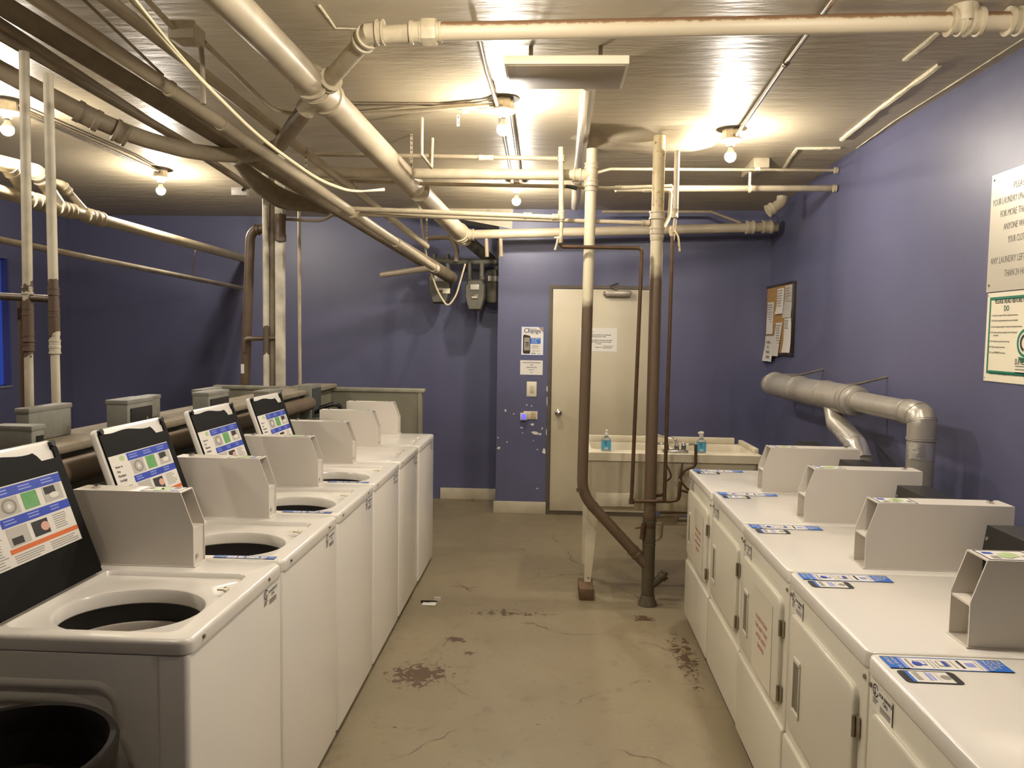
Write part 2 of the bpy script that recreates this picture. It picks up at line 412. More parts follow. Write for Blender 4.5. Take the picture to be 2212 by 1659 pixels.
b = B(); b.box(XR, XR+.12, YF, YB, 0, ZC); struct(b.build('wall_right', WALL))
b = B(); b.box(XB, XR+.12, YB, YA+.12, 0, zc(YB))
A = Art(b, (0, YB, 0), (1, 0, 0), (0, 0, 1), .0008)
# the paint chipped off round the switch plates
for (px, py, w, h) in ((1150, 917, 9, 6), (1156, 935, 16, 8), (1166, 938, 8, 5), (1127, 924, 7, 4), (1171, 925, 4, 5), (1175, 975, 7, 12), (1171, 927, 3, 4), (1092, 887, 4, 6), (1077, 968, 7, 6), (1161, 971, 4, 3), (1095, 955, 3, 3), (1110, 894, 4, 3), (1138, 875, 3, 3), (1148, 877, 3, 3), (1152, 952, 3, 3), (1160, 1055, 4, 3), (1129, 935, 3, 3), (1181, 932, 4, 14), (1182, 840, 3, 14), (1182, 868, 3, 20), (1181, 1000, 2, 8), (1076, 945, 3, 4)):
    c = P(px, py, YB); pts = []; k = YB/F
    for j in range(9):
        a = 2*math.pi*j/9; q = .35+.3*random.random(); pts.append((c.x+w*k*q*math.cos(a), c.z+h*k*q*math.sin(a)))
    A.shape(pts, 1, 1)
struct(b.build('wall_back', [WALL, CHIP]))
b = B(); b.box(XL-.12, XB, YA, YA+.12, 0, 2.95); struct(b.build('wall_alcove', WALL))
b = B()   # left wall, with the niche of a narrow blue window
w0, w1 = PX(-6, 830, XL).y, PX(25, 830, XL).y; wz0, wz1 = PX(20, 832, XL).z, PX(20, 560, XL).z
b.box(XL-.12, XL, YF, w0, 0, ZC); b.box(XL-.12, XL, w1, YA, 0, ZC); b.box(XL-.12, XL, w0, w1, 0, wz0); b.box(XL-.12, XL, w0, w1, wz1, ZC)
struct(b.build('wall_left', WALL))
w = struct(B().box(XL-.1, XL-.06, w0, w1, wz0, wz1).build('window_1', emit('blue dusk pane', (44, 74, 178), .34)))
B().box(XL-.06, XL+.004, w1-.02, w1, wz0, wz1).build('window_frame', plain('blue frame paint', (66, 70, 118), .5), w)
B().box(XL-.06, XL+.01, w0, w1, wz0-.02, wz0).build('window_sill', plain('pale sill', (120, 118, 140), .5), w)
b = B(); b.box(XL, XR, YF-.12, YF, 0, ZC); struct(b.build('wall_front', WALL))
b = B(); b.box(-1.1, XB+.0, YA-.018, YA, 0, .115, .004); struct(b.build('baseboard_alcove', BASE))
b = B(); b.box(XB-.018, .01, YB-.018, YB, 0, .115, .004); struct(b.build('baseboard_back', BASE))
# ragged plaster ridges on the ceiling by the right wall
def ridge(n, pts, wid, hang):
    b = B(); loops = []
    L = []
    for i in range(len(pts)-1):
        k = 9
        for j in range(k): L.append(pts[i]+(pts[i+1]-pts[i])*(j/k))
    L.append(pts[-1])
    for i, p in enumerate(L):
        t = (L[min(i+1, len(L)-1)]-L[max(i-1, 0)]).normalized(); s = Vector((-t.y, t.x, 0)); z = zc(p.y)
        ww = wid*(.85+.3*random.random()); hh = hang*(.5+.35*random.random())
        loops.append([Vector((p.x, p.y, z+.01))+s*ww, Vector((p.x, p.y, z-hh))+s*ww*.6, Vector((p.x, p.y, z-hh*.8))-s*ww*.5, Vector((p.x, p.y, z+.01))-s*ww])
    b.loft(loops, 0, False, True, (True, True)); struct(b.build('trim_%d' % n, PLASTER))
ridge(1, [PZ(1817, 300, ZC), PZ(1900, 233, ZC), PZ(2030, 137, ZC)], .014, .022)
ridge(2, [PZ(1953, 128, ZC), PZ(2030, 66, ZC)], .013, .02)
ridge(3, [PZ(1690, 362, ZC), PZ(1722, 319, ZC), PZ(1815, 318, ZC)], .012, .02)
ridge(4, [PZ(1850, 320, ZC), PZ(1930, 262, ZC), PZ(2100, 154, ZC), PZ(2212, 82, ZC)], .004, .006)
ridge(5, [PZ(690, 10, ZC), PZ(725, 60, ZC), PZ(790, 62, ZC)], .006, .008)
# soffit box above the alcove and its pale lower board
b = B(); q = [P(760, 398, 7.25), P(1112, 398, 7.25), P(1106, 494, 7.25), P(762, 430, 7.25)]
b.prism([(v.x, v.z) for v in q], lambda u, v, d: Vector((u, d, v)), 7.255, 7.6)
struct(b.build('trim_6', CREAM2))
# broken plaster patch where the two stacks go through the ceiling
b = B(); pts = []
for j in range(26):
    a = 2*math.pi*j/26; q = 1+.16*math.sin(5*a)+.1*random.random(); pts.append((.62+.38*q*math.cos(a), 5.02+.22*q*math.sin(a)))
cx_, cy_ = .62, 5.02
b.loft([[Vector((cx_+(u-cx_)*k, cy_+(v-cy_)*k, z)) for u, v in pts] for k, z in ((1.25, ZC+.005), (1.02, ZC-.02), (.9, 2.925), (.7, 2.90), (.2, 2.895))], 0, True, True, (False, True)); struct(b.build('trim_7', CEIL))

# ------------------------------------------------------------------ door
d0, d1 = P(1195, 624, YB), P(1403, 1102, YB)
dx0, dx1, dz0, dz1 = d0.x, d1.x, .035, d0.z
door = struct(B().box(dx0, dx1, YB-.012, YB+.02, dz0, dz1, .003).build('door_1', DOOR))
b = B(); b.box(dx0-.035, dx0-.004, YB-.02, YB+.02, 0, dz1+.035); b.box(dx1+.004, dx1+.035, YB-.02, YB+.02, 0, dz1+.035); b.box(dx0-.004, dx1+.004, YB-.02, YB+.02, dz1+.004, dz1+.035); b.box(dx0-.004, dx1+.004, YB-.02, YB+.02, 0, dz0-.004)
b.build('door_frame', FRAME, door)
k = P(1206, 892, YB-.06)
b = B(); b.lathe([(.034, 0), (.034, .006), (.014, .012), (.013, .035), (.024, .042), (.031, .055), (.030, .07), (.02, .078), (.001, .08)], (k.x, YB-.012, k.z), 24, 0, (0, -1, 0)); b.build('door_knob', CHROME, door)
c0, c1 = P(1307, 628, YB), P(1362, 642, YB)
b = B(); b.box(c0.x, c1.x, YB-.07, YB-.012, c1.z, c0.z, .012); b.cyl((c0.x+.02, YB-.045, (c0.z+c1.z)/2), (c0.x-.015, YB-.045, (c0.z+c1.z)/2), .02); b.build('closer_body', plain('satin aluminium', (150, 142, 128), .4, .7), door)
b = B(); e0 = P(1334, 628, YB-.05); e1 = P(1318, 617, YB-.05); b.tube([e0, e1, P(1336, 612, YB-.03)], .008, 8); b.build('closer_arm', plain('satin aluminium arm', (120, 112, 100), .45, .7), door)
# paper notice taped on the door
def sheet(name, tl, br, y, thick, mats, draw, label, cat, group=None, sag=0):
    x0, z1, x1, z0 = tl.x, tl.z, br.x, br.z
    b = B(); b.box(x0, x1, y-thick, y, z0, z1); A = Art(b, (x0, y-thick, z0), (1, 0, 0), (0, 0, 1)); draw(A, x1-x0, z1-z0)
    o = b.build(name, mats); return tag(o, label, cat, group)
def draw_notice(A, w, h):
    A.text('Laundry Room', .015, h-.04, .018, 1)
    for i, t in enumerate(('PLEASE CLEAN THE DRYER IF YOU CHANGED', 'SETTINGS ON ANY THING', '', 'PLEASE DO NOT REMOVE ITEMS FROM MACHINES', 'OF LAUNDRY WHEN YOU ARE NOT IN NEED', 'OF THEM', '', 'THANK YOU')):
        if t: A.text(t, w*.5, h-.07-i*.0165, .0135, 1, 2, 'CENTER', .84, .03)
    A.lines(w*.62, w*.95, .055, .01, 3, .005, 2)
sheet('paper_notice', P(1254, 708, YB), P(1332, 760, YB), YB-.0125, .002, [PAPER, INK, INKG], draw_notice, 'white paper notice taped on the cream door behind the brown stack', 'notice')
# posters and plates on the strip of wall left of the door
def draw_poster(A, w, h):
    A.rect(-.004, -.004, w+.004, h+.004, 2, .5); A.rect(0, 0, w, h, 0, 1)
    A.shape([(w*.76, h), (w, h*.8), (w, h)], 4, 2)
    A.text('Skip the', w*.5, h*.905, .024, 3, 3, 'CENTER'); A.text('Change', w*.5, h*.79, .062, 6, 3, 'CENTER', .86, .012); A.text('Machine', w*.5, h*.74, .013, 3, 3, 'CENTER')
    A.shape([(w*.07, h*.1), (w*.1, h*.04), (w*.38, h*.04), (w*.41, h*.1), (w*.41, h*.66), (w*.36, h*.69), (w*.12, h*.73), (w*.07, h*.68)], 1, 2); A.rect(w*.12, h*.16, w*.38, h*.62, 5, 3)
    A.rect(w*.19, h*.3, w*.33, h*.46, 1, 4); A.rect(w*.215, h*.325, w*.305, h*.42, 5, 5); A.disc(w*.26, h*.375, w*.03, 1, 6)
    A.rect(w*.41, h*.4, w*.88, h*.61, 2, 2)
    for i, t in enumerate(('PAY WITH', 'YOUR', 'PHONE')): A.text(t, w*.46, h*(.555-.06*i), .0165, 0, 4, 'LEFT', 1, .03)
    A.lines(w*.47, w*.85, h*.35, h*.035, 4, h*.015, 5, 2); A.ring(w*.55, h*.14, .011, .003, 3, 2); A.lines(w*.62, w*.85, h*.155, h*.03, 1, h*.02, 5, 2, 0); A.rect(w*.44, h*.045, w*.66, h*.065, 1, 2); A.rect(w*.75, h*.045, w*.86, h*.06, 3, 2)
sheet('poster', P(1127, 706, YB), P(1173, 767, YB), YB-.001, .002, [PAPER, INK, BLUE2, plain('slate lettering', (84, 96, 120), .5), plain('brown corner print', (150, 128, 108), .6), INKG, plain('steel blue lettering', (52, 82, 132), .5)], draw_poster, 'small poster of a phone headed Change on the blue wall', 'poster')
def draw_card(A, w, h):
    for i, (t, s) in enumerate((('LAUNDRY ROOM OPEN EVERYDAY', .0155), ('7 AM', .017), ('TURN OFF LIGHTS', .017), ('THANK YOU', .013), ('MGMT', .012))):
        A.text(t, w*.5, h*(.8-.165*i), s, 1, 2, 'CENTER', .72, .02)
sheet('notice_card', P(1124, 778, YB), P(1172, 810, YB), YB-.001, .002, [PAPER, INK], draw_card, 'white landscape card with black type below the phone poster', 'notice')
s0, s1 = P(1138, 824, YB), P(1159, 857, YB)
t = thing('light_switch', 'white rocker light switch on blue wall left of the door', 'light switch', (s0.x, YB, s1.z))
B().box(s0.x, s1.x, YB-.008, YB, s1.z, s0.z, .003).build('switch_plate', PORC, t)
xm, zm = (s0.x+s1.x)/2, (s0.z+s1.z)/2; B().box(xm-.017, xm+.017, YB-.013, YB-.008, zm-.034, zm+.034, .002).build('rocker', plain('switch rocker', (186, 178, 156), .35), t)
s0, s1 = P(1131, 888, YB), P(1161, 906, YB)
t = thing('power_outlet', 'beige two gang wall outlet beneath the light switch', 'outlet', (s0.x, YB, s1.z))
B().box(s0.x, s1.x, YB-.008, YB, s1.z, s0.z, .003).build('cover_plate', PORC, t)
xm = P(1152, 890, YB).x; b = B(); b.box(xm-.026, xm+.026, YB-.012, YB-.008, s1.z+.006, s0.z-.006, .002)
for dz in (.022, .05):
    for dx in (-.007, .007): b.box(xm+dx-.0015, xm+dx+.0015, YB-.0128, YB-.0119, s1.z+dz-.005, s1.z+dz+.005, 0, 1)
b.build('socket', [plain('ivory socket', (190, 172, 128), .4), INK], t)
s0, s1 = P(1124, 891, YB), P(1139, 907, YB)
t = thing('night_light', 'small night light glowing violet plugged into the outlet', 'night light', (s0.x, YB-.008, s1.z))
B().box(s0.x, s1.x, YB-.045, YB-.008, s1.z, s0.z, .006).build('housing', PORC, t)
B().box(s0.x+.012, s1.x-.012, YB-.05, YB-.044, s1.z+.008, s0.z-.008, .002).build('glowing_lens', NIGHT, t)

# ------------------------------------------------------------------ signs on the right wall
def wall_art(b, y0, z0): return Art(b, (XR-.006, y0, z0), (0, -1, 0), (0, 0, 1))
a0, a1 = PX(2147, 380, XR), PX(2133, 632, XR); ys, zb, zt = (a0.y+a1.y)/2, a1.z, a0.z
b = B(); b.box(XR-.006, XR, ys-.62, ys, zb, zt); A = wall_art(b, ys, zb); H = zt-zb
def line_at(A, txt, px, py, px1, n, m=1, bold=0, sx=None, hgt=.03):
    p, q = PX(px, py, XR), PX(px1, py, XR); size = hgt/.7
    vs, _ = text_mesh(txt[:n]); wid = max(v.x for v in vs)
    A.text(txt, ys-p.y, p.z-zb0-hgt/2, size, m, 2, 'LEFT', (p.y-q.y)/(wid*size), bold)
zb0 = zb
for txt, px, py, n in (('PLEASE', 2193, 399, 4), ('YOUR LAUNDRY UNATTENDED', 2148, 440, 15), ('FOR MORE THAN', 2164, 463, 11), ('ANYONE WAITING', 2171, 490, 8), ('YOUR CLOTHES', 2180, 517, 8), ('ANY LAUNDRY LEFT', 2143, 565, 15), ('THAN 24 HOURS', 2172, 590, 9)):
    line_at(A, txt, px, py, 2212, n)
for (dy, dz) in ((.02, H-.025), (.02, .03), (.6, H-.025), (.6, .03)): A.disc(dy, dz, .006, 2, 2)
tag(b.build('metal_sign', [SIGNM, plain('grey sign lettering', (110, 104, 94), .5), INK]), 'large plain metal sign with grey capitals high on right wall', 'sign')
a0, a1 = PX(2137, 634, XR), PX(2127, 822, XR); zb, zt = a1.z, a0.z; ys2 = (a0.y+a1.y)/2
b = B(); b.box(XR-.006, XR, ys2-.62, ys2, zb, zt); A = wall_art(b, ys2, zb); H = zt-zb; W = .62
for r in ((.02, .035, W-.02, .05), (.02, H-.035, W-.02, H-.02), (.02, .05, .032, H-.035), (W-.032, .05, W-.02, H-.035)): A.rect(*r, 2, 1)
ys, zb0 = ys2, zb
line_at(A, 'PLEASE READ BEFORE USING', 2153, 651.5, 2212, 18, 1, .02, hgt=.021); line_at(A, 'DO', 2172, 666, 2183, 2, 2, .03, hgt=.024)
for i, (txt, px, py, px1) in enumerate((('1. DO refer to inside of lid for washing instructions', 2145, 682, 2202), ('2. DO refer to drying instructions on top of machine', 2144, 693, 2202), ('3. DO check garment tags for washing and drying instructions', 2143, 706, 2211), ('4. DO remove clothes promptly at end of wash and', 2142, 718, 2200), ('dry cycles.', 2149, 724, 2160), ('5. DO clean lint screen after each use.', 2140, 737, 2184), ('6. DO help to keep room clean.', 2139, 749, 2174), ('7. DO call SUPREME for service.', 2138, 761, 2175))):
    line_at(A, txt, px, py, px1, len(txt), 1, .012, hgt=.0085)
c = PX(2219, 741, XR); A.ring(ys-c.y, c.z-zb, .062, .012, 2, 2, 20, 330); A.ring(ys-c.y, c.z-zb, .04, .012, 1, 2, -40, 250); A.shape([(ys-c.y-.05, c.z-zb-.060), (ys-c.y+.03, c.z-zb-.066), (ys-c.y-.02, c.z-zb-.088)], 2, 2)
line_at(A, 'SUPREME', 2195, 781, 2212, 4, 3, .01, hgt=.026); A.lines(ys-PX(2196, 790, XR).y, .5, PX(2196, 790, XR).z-zb, .014, 3, .005, 3)
line_at(A, 'PLEASE NOT RESPONSIBLE FOR CLOTHES THAT ARE DAMAGED', 2140, 806, 2211, 40, 1, .015, hgt=.01)
for (dy, dz) in ((.008, H-.012), (.008, .014)): A.disc(dy, dz, .004, 3, 2)
tag(b.build('rules_sign', [SIGNW, INK, GREEN, plain('grey sign print', (120, 116, 108), .5)]), 'ivory rules sign with green border beneath the metal sign', 'sign')

# ------------------------------------------------------------------ cork board with its papers
q = [PX(1659, 622, XR), PX(1722, 604, XR), PX(1714, 775, XR), PX(1657, 760, XR)]
cy0, cy1 = (q[1].y+q[2].y)/2, (q[0].y+q[3].y)/2; cz0, cz1 = (q[2].z+q[3].z)/2, (q[0].z+q[1].z)/2
t = thing('cork_board', 'cork notice board with curling papers on the right wall', 'cork board', (XR, (cy0+cy1)/2, cz0))
B().box(XR-.022, XR-.004, cy0+.02, cy1-.02, cz0+.02, cz1-.02).build('cork_panel', CORK, t)
b = B()
for (u0, u1, v0, v1) in ((cy0, cy1, cz0, cz0+.02), (cy0, cy1, cz1-.02, cz1), (cy0, cy0+.02, cz0+.02, cz1-.02), (cy1-.02, cy1, cz0+.02, cz1-.02)): b.box(XR-.03, XR, u0, u1, v0, v1, .003)
b.build('board_frame', plain('dark metal edge', (66, 58, 52), .28, .5), t)
papers = ((1659, 653, 1672, 722, 'long receipt pinned at the far left of the cork board', 0, 0), (1680, 623, 1694, 678, 'short white paper at the top of the cork board', 0, 0), (1697, 616, 1713, 686, 'long grey sheet at the cork board\'s top right', 1, 0),
          (1677, 697, 1690, 770, 'curling slip at the bottom centre of the cork board', 0, .06), (1695, 686, 1710, 762, 'blank lower sheet at the right of the cork board', 0, 0), (1654, 726, 1672, 781, 'white flyer hanging off the lower left cork board corner', 0, .02))
for i, (x0, y0, x1, y1, lab, k, lean) in enumerate(papers):
    XP = XR-.0235-.0012*i; u0, u1 = PX(x0, y0, XP).y, PX(x1, y0, XP).y; z1, z0 = PX((x0+x1)/2, y0, XP).z, PX((x0+x1)/2, y1, XP).z
    b = B(); n = 8; L = []
    for j in range(n+1):
        tt = j/n; z = z1+(z0-z1)*tt; out = .014*tt*tt*(1+.5*math.sin(i*2+tt*5)); dy = lean*tt*1.5
        L.append([Vector((XP-out, u0+dy, z)), Vector((XP-out*.5, u1+dy, z)), Vector((XP-out*.5-.0015, u1+dy, z)), Vector((XP-out-.0015, u0+dy, z))])
    b.loft(L, 0, False, True, (True, True))
    A = Art(b, (XP-.004, u0, z0), (0, -1, 0), (0, 0, 1)); w, h = u0-u1, z1-z0
    if i == 5:
        for j in range(5): A.text(('TEACHER', 'FOR', 'PRIVATE', 'LESSONS', '8')[j], w*.5, h*.72-j*.045, .03, 1, 30, 'CENTER', .9, .02)
    elif i != 4: A.lines(w*.1, w*.9, h*.93, .022, min(int(h/.024)-2, 8), .007, 2, 4, .4)
    else: A.lines(w*.1, w*.8, h*.93, .016, 5, .006, 2, 4, .4)
    tag(b.build('pinned_paper', [PAPER2 if k else PAPER, INK, INKG], flip=True), lab, 'paper', 'papers on the cork board')
# ------------------------------------------------------------------ washers
def coin_box(t, y0, y1, xf, xs, xb, zb, zn, zt, lower, sgn, lock_mat=CHROME, label=True, front_hole=True):
    """coin box along x: xf lower front, xs top front, xb back; sgn=+1 when the front looks to -x (dryers), -1 when to +x"""
    th = .004; fwd = lambda x, d: x+sgn*d           # d metres behind x
    side = [(xf, zb), (xf, zn), (xs, zt), (xb, zt), (xb, zb)]
    b = B()
    for ya in (y0, y1-th): b.prism(side, lambda u, v, d: Vector((u, d, v)), ya, ya+th)
    bx = lambda xa, xc, ya, yc, za, zc_, r=0, m=0: b.box(min(xa, xc), max(xa, xc), ya, yc, za, zc_, r, m)
    bx(xs, xb, y0+th, y1-th, zt-.004, zt)                                     # top
    bx(fwd(xf, .075), xb, y0+th, y1-th, zb, zt-.004)                          # body
    bx(fwd(xf, lower), fwd(xf, .075), y0+th, y1-th, zb+.004, zn-.012)         # lower nose
    bx(fwd(xf, .002), fwd(xf, .075), y0+th, y1-th, zn-.012, zn-.006)          # shelf
    bx(fwd(xf, -.006), xb, y0-.003, y1+.003, zb, zb+.004)                     # mounting flange
    o = b.build('coin_box', WHITE2, t)
    ym = (y0+y1)/2
    if front_hole:
        b = B(); xh = fwd(xf, lower); b.cyl((xh, ym-.012, zb+.03), (fwd(xh, -.004), ym-.012, zb+.03), .007, n=14); b.build('lock_hole', plain('pale lock cap', (176, 168, 156), .4, .3) if 'pale lock cap' not in MATS else MATS['pale lock cap'], o)
    b = B(); xr = fwd(xf, .0745); b.box(min(xr, fwd(xr, -.003)), max(xr, fwd(xr, -.003)), y0+.018, y1-.012, zn+.02, zt-.014, 0, 0)
    b.box(min(xr, fwd(xr, -.006)), max(xr, fwd(xr, -.006)), ym-.006, ym+.006, zn+.04, zn+.06, 0, 1); b.build('card_slot', [BLACK, CHROME], o)
    if label:
        u = (1, 0, 0) if sgn > 0 else (-1, 0, 0); v = (0, 1, 0) if sgn > 0 else (0, -1, 0)
        x0 = xs+.008 if sgn > 0 else xs-.008; b = B(); L = .125; w = y1-y0-.012
        b.box(min(x0, x0+sgn*L), max(x0, x0+sgn*L), y0+.006, y1-.006, zt, zt+.0006)
        A = Art(b, (x0, (y0+.006) if sgn > 0 else (y1-.006), zt+.0006), u, v)
        for r in ((0, 0, L, .004), (0, w-.004, L, w), (0, 0, .004, w), (L-.004, 0, L, w)): A.rect(*r, 1, 1)
        A.disc(L*.55, w*.5, .026, 2, 2, .02); A.disc(L*.62, w*.6, .016, 2, 3, .02); A.disc(L*.47, w*.38, .016, 2, 3, .018); A.rect(L*.1, w*.6, L*.3, w*.8, 3, 2); A.rect(L*.14, w*.15, L*.3, w*.4, 4, 2); A.rect(L*.8, w*.2, L*.92, w*.5, 4, 2)
        b.build('instruction_label', [PAPER, NAVY, LIME, BLUE, INKG], o)
    b = B(); xl = fwd(xb, -.055); b.cyl((xl, ym, zt), (xl, ym, zt+.010), .011, n=16); b.box(xl-.004, xl+.004, ym-.0015, ym+.0015, zt+.0095, zt+.0108, 0, 1); b.build('lock_barrel', [lock_mat, BLACK], o)
    return o
def strip_sticker(t, x, y, u, v, z, L, h, name='payment_sticker'):
    """long sticker: blue ends with PAY WITH YOUR PHONE, three little pictures between"""
    b = B(); A = Art(b, (x, y, z), u, v, .0005)
    A.rect(0, 0, L, h, 0, 1); A.rect(0, 0, L, .003, 1, 2); A.rect(0, h-.003, L, h, 1, 2)
    A.rect(0, 0, L*.165, h, 1, 2); A.rect(L*.79, 0, L, h, 1, 2); A.rect(L*.135, .003, L*.165, h-.003, 4, 3); A.rect(L*.79, .003, L*.81, h-.003, 4, 3)
    def across(tx, a, k): A.b._add([A.pt(a+vv.y*L*.046, h*.92-vv.x*h*k, 4) for vv in text_mesh(tx)[0]], text_mesh(tx)[1], 0)
    across('HOW TO', L*.075, .22); across('START', L*.025, .22)
    for i, tx in enumerate(('PAY', 'WITH', 'YOUR', 'PHONE')): across(tx, L*(.945-.04*i), .25)
    A.rect(L*.24, h*.35, L*.34, h*.72, 2, 2); A.rect(L*.25, h*.4, L*.33, h*.67, 0, 3); A.disc(L*.26, h*.45, h*.16, 2, 4)
    A.rect(L*.43, h*.3, L*.53, h*.75, 5, 2); A.rect(L*.44, h*.36, L*.475, h*.7, 0, 3); A.rect(L*.48, h*.3, L*.51, h*.75, 2, 3)
    A.rect(L*.61, h*.2, L*.635, h*.85, 3, 2); A.rect(L*.665, h*.35, L*.74, h*.68, 4, 2)
    for k in (.19, .2, .37, .4, .56, .76): A.rect(L*k, h*.15, L*(k+.008), h*.85, 5, 2)
    return b.build(name, [PAPER, BLUE2, BLUE, INK, PALEB, INKG], t)
def phone_sticker(t, x, y, u, v, z, L, h):
    b = B(); A = Art(b, (x, y, z), u, v, .0005); r = .012
    A.shape(rrect(0, L, 0, h, r), 1, 1); A.rect(L*.13, .005, L*.86, h-.005, 0, 2); A.rect(L*.13, .005, L*.19, h-.005, 2, 3)
    A.lines(L*.24, L*.34, h*.85, h*.11, 6, h*.06, 5, 3, .1); A.rect(L*.45, h*.2, L*.5, h*.85, 4, 3); A.rect(L*.52, h*.25, L*.57, h*.8, 4, 3); A.rect(L*.63, h*.2, L*.64, h*.85, 5, 3); A.disc(L*.77, h*.5, h*.18, 5, 3)
    return b.build('phone_sticker', [PAPER, INK, BLUE2, BLUE, PALEB, INKG], t)
def service_sticker(t, o, u, v, w, h, plate=True):
    b = B(); A = Art(b, o, u, v, .0005)
    if plate: A.rect(0, 0, w, h, 0, 1)
    c = (w*.17, h*.78); A.ring(*c, .016, .0035, 1, 2, 20, 350); A.text('S', c[0]-.0075, c[1]-.0095, .026, 1, 3, 'LEFT', .9, .02)
    for i, l in enumerate((1.0, .7)): A.lines(w*.05, w*.05+w*.24*l, h*(.5-.12*i), .01, 1, .006, 2, 2, 0)
    A.text('FOR SERVICE', w*.68, h*.72, .0125, 1, 2, 'CENTER', 1, .03); A.text('CALL', w*.68, h*.53, .0125, 1, 2, 'CENTER', 1, .03); A.lines(w*.42, w*.93, h*.4, .01, 1, .008, 2, 2, 0); A.lines(w*.42, w*.93, h*.25, .01, 1, .004, 2, 2, 0)
    return b.build('service_sticker', [plain('sticker face', (220, 215, 204), .22, coat=.25) if 'sticker face' not in MATS else MATS['sticker face'], INK, INKG], t)
WX, WB, WD, WP = -.855, -1.535, .646, .6525      # front, back, width, pitch along the row
def washer(y0, open_lid, label, sticker=True, svc=True, side=False):
    y1 = y0+WD; ZT = .955
    t = thing('washing_machine', label, 'washing machine', ((WX+WB)/2, (y0+y1)/2, 0), 'washing machines in the left row')
    # cabinet: front wrapper, side panels, feet
    b = B(); b.loft([[Vector((u, v, z)) for u, v in rrect(WB+i, WX-i, y0+.002+i, y1-.002-i, .014, 4)] for i, z in ((.012, .03), (0, .04), (0, .912), (.003, .918), (.006, .919))], 0, True, True, (True, False))
    for fx in (WB+.07, WX-.07):
        for fy in (y0+.07, y1-.07): b.cyl((fx, fy, 0), (fx, fy, .035), .02, n=12, m=1)
    cab = b.build('cabinet', [WHITE, BLACK], t)
    if side:      # the pressed side panel that the end machine shows
        b = B(); b.box(WB+.01, WX-.075, y0-.002, y0+.003, .05, .914, .0015); b.build('side_panel', WHITE, cab)
        b = B()
        def bead(x0, x1, z0, z1, rad, w, hgt):
            L = []
            for off, d in ((-w, 0), (-w*.4, hgt), (w*.4, hgt), (w, 0)):
                L.append([Vector((u, y0-.002-d, v)) for u, v in rrect(x0-off, x1+off, z0-off, z1+off, rad+off, 8)])
            b.loft(L, 0, True)
        bead(-1.45, -1.03, .12, .835, .06, .014, .007); bead(-1.50, -.985, .08, .80, .20, .016, .006); b.build('pressed_ridge', WHITE, cab)
    # top panel: rolled rim, lid well, round opening with a turned-down lip
    b = B(); X0, X1, Y0, Y1 = WB, WX+.004, y0, y1; n = 5
    prof = [(0, .918), (0, .942), (.002, .9485), (.006, .953), (.012, ZT)]
    loops = [[Vector((u, v, z)) for u, v in rrect(X0+i, X1-i, Y0+i, Y1-i, .028-i*.5, n)] for i, z in prof]
    b.loft(loops, 0, True)
    wx0, wx1, wy0, wy1 = -1.352, -.912, y0+.048, y0+.508; cxh, cyh, rx, ry = -1.130, y0+.240, .192, .163; N_ = 44
    well = [[Vector((u, v, z)) for u, v in rrect(wx0-g, wx1+g, wy0-g, wy1+g, .03+g, n)] for g, z in ((.004, ZT), (0, ZT-.004), (-.004, ZT-.014), (-.008, ZT-.016))]
    b.fill(loops[-1], well[0], 0); b.loft(well, 0, True)
    ell = lambda k, z: [Vector((cxh+rx*k*math.cos(2*math.pi*j/N_), cyh+ry*k*math.sin(2*math.pi*j/N_), z)) for j in range(N_)]
    lip = [ell(1.06, ZT-.016), ell(1.02, ZT-.019), ell(.99, ZT-.028), ell(.975, ZT-.055), ell(.985, ZT-.058)]
    b.fill(well[-1], lip[0], 0); b.loft(lip, 0, True)
    top = b.build('top_panel', WHITE, t, 30)
    b = B(); b.loft([ell(.985, ZT-.056), ell(1.0, ZT-.075), ell(1.0, ZT-.115), ell(.93, ZT-.118)], 0, True); b.build('tub_gasket', DARK, t)
    b = B(); b.loft([ell(1.0, ZT-.117), ell(.965, ZT-.11), ell(.93, ZT-.112), ell(.90, ZT-.125), ell(.88, ZT-.4), ell(.5, ZT-.43), ell(.02, ZT-.43)], 0, True); b.build('tub', TUB, t)
    for dy in (.075, .525):       # bolts on the front of the top panel
        b = B(); b.cyl((WX+.004, y0+dy, .937), (WX+.0075, y0+dy, .937), .0065, .0055, n=10); b.build('bolt', STEEL, top)
    b = B(); hx, hy = -.94+.012, y0+.36       # lid strike
    b.box(hx-.012, hx+.02, hy-.007, hy+.007, ZT, ZT+.006, .002); b.box(hx+.012, hx+.022, hy-.02, hy+.006, ZT, ZT+.009, .003); b.box(hx-.004, hx+.010, hy+.016, hy+.028, ZT, ZT+.0008, 0, 1); b.build('lid_strike', [PORC, DARK], top)
    if sticker: strip_sticker(top, -.886, y0+.043, (-1, 0, 0), (0, -1, 0), ZT+.0008, .205, .029)
    if svc: service_sticker(cab, (WX+.0006, y0+.488, .842), (0, 1, 0), (0, 0, 1), .115, .066, False)
    # control console at the back
    b = B(); b.prism([(WB, ZT), (-1.40, ZT), (-1.455, 1.10), (WB, 1.10)], lambda u, v, d: Vector((u, d, v)), y0+.01, y0+.555)
    con = b.build('console', BLACK, t)
    coin_box(t, y0+.560, y0+.642, -1.105, -1.145, -1.492, ZT, 1.083, 1.193, .004, -1)
    # lid
    if open_lid: ang = math.radians(19.5); hinge = Vector((-1.352, 0, ZT+.006)); d = Vector((-math.sin(ang), 0, math.cos(ang))); nrm = Vector((math.cos(ang), 0, math.sin(ang)))
    else: hinge = Vector((-1.345, 0, ZT-.0185)); d = Vector((1, 0, 0)); nrm = Vector((0, 0, -1))
    ly0, ly1, LL = y0+.028, y0+.474, .43
    if not open_lid: ly1 = y0+.50
    def LP(u, w, h): return hinge+d*w+nrm*h+Vector((0, u, 0))
    b = B(); pr = []
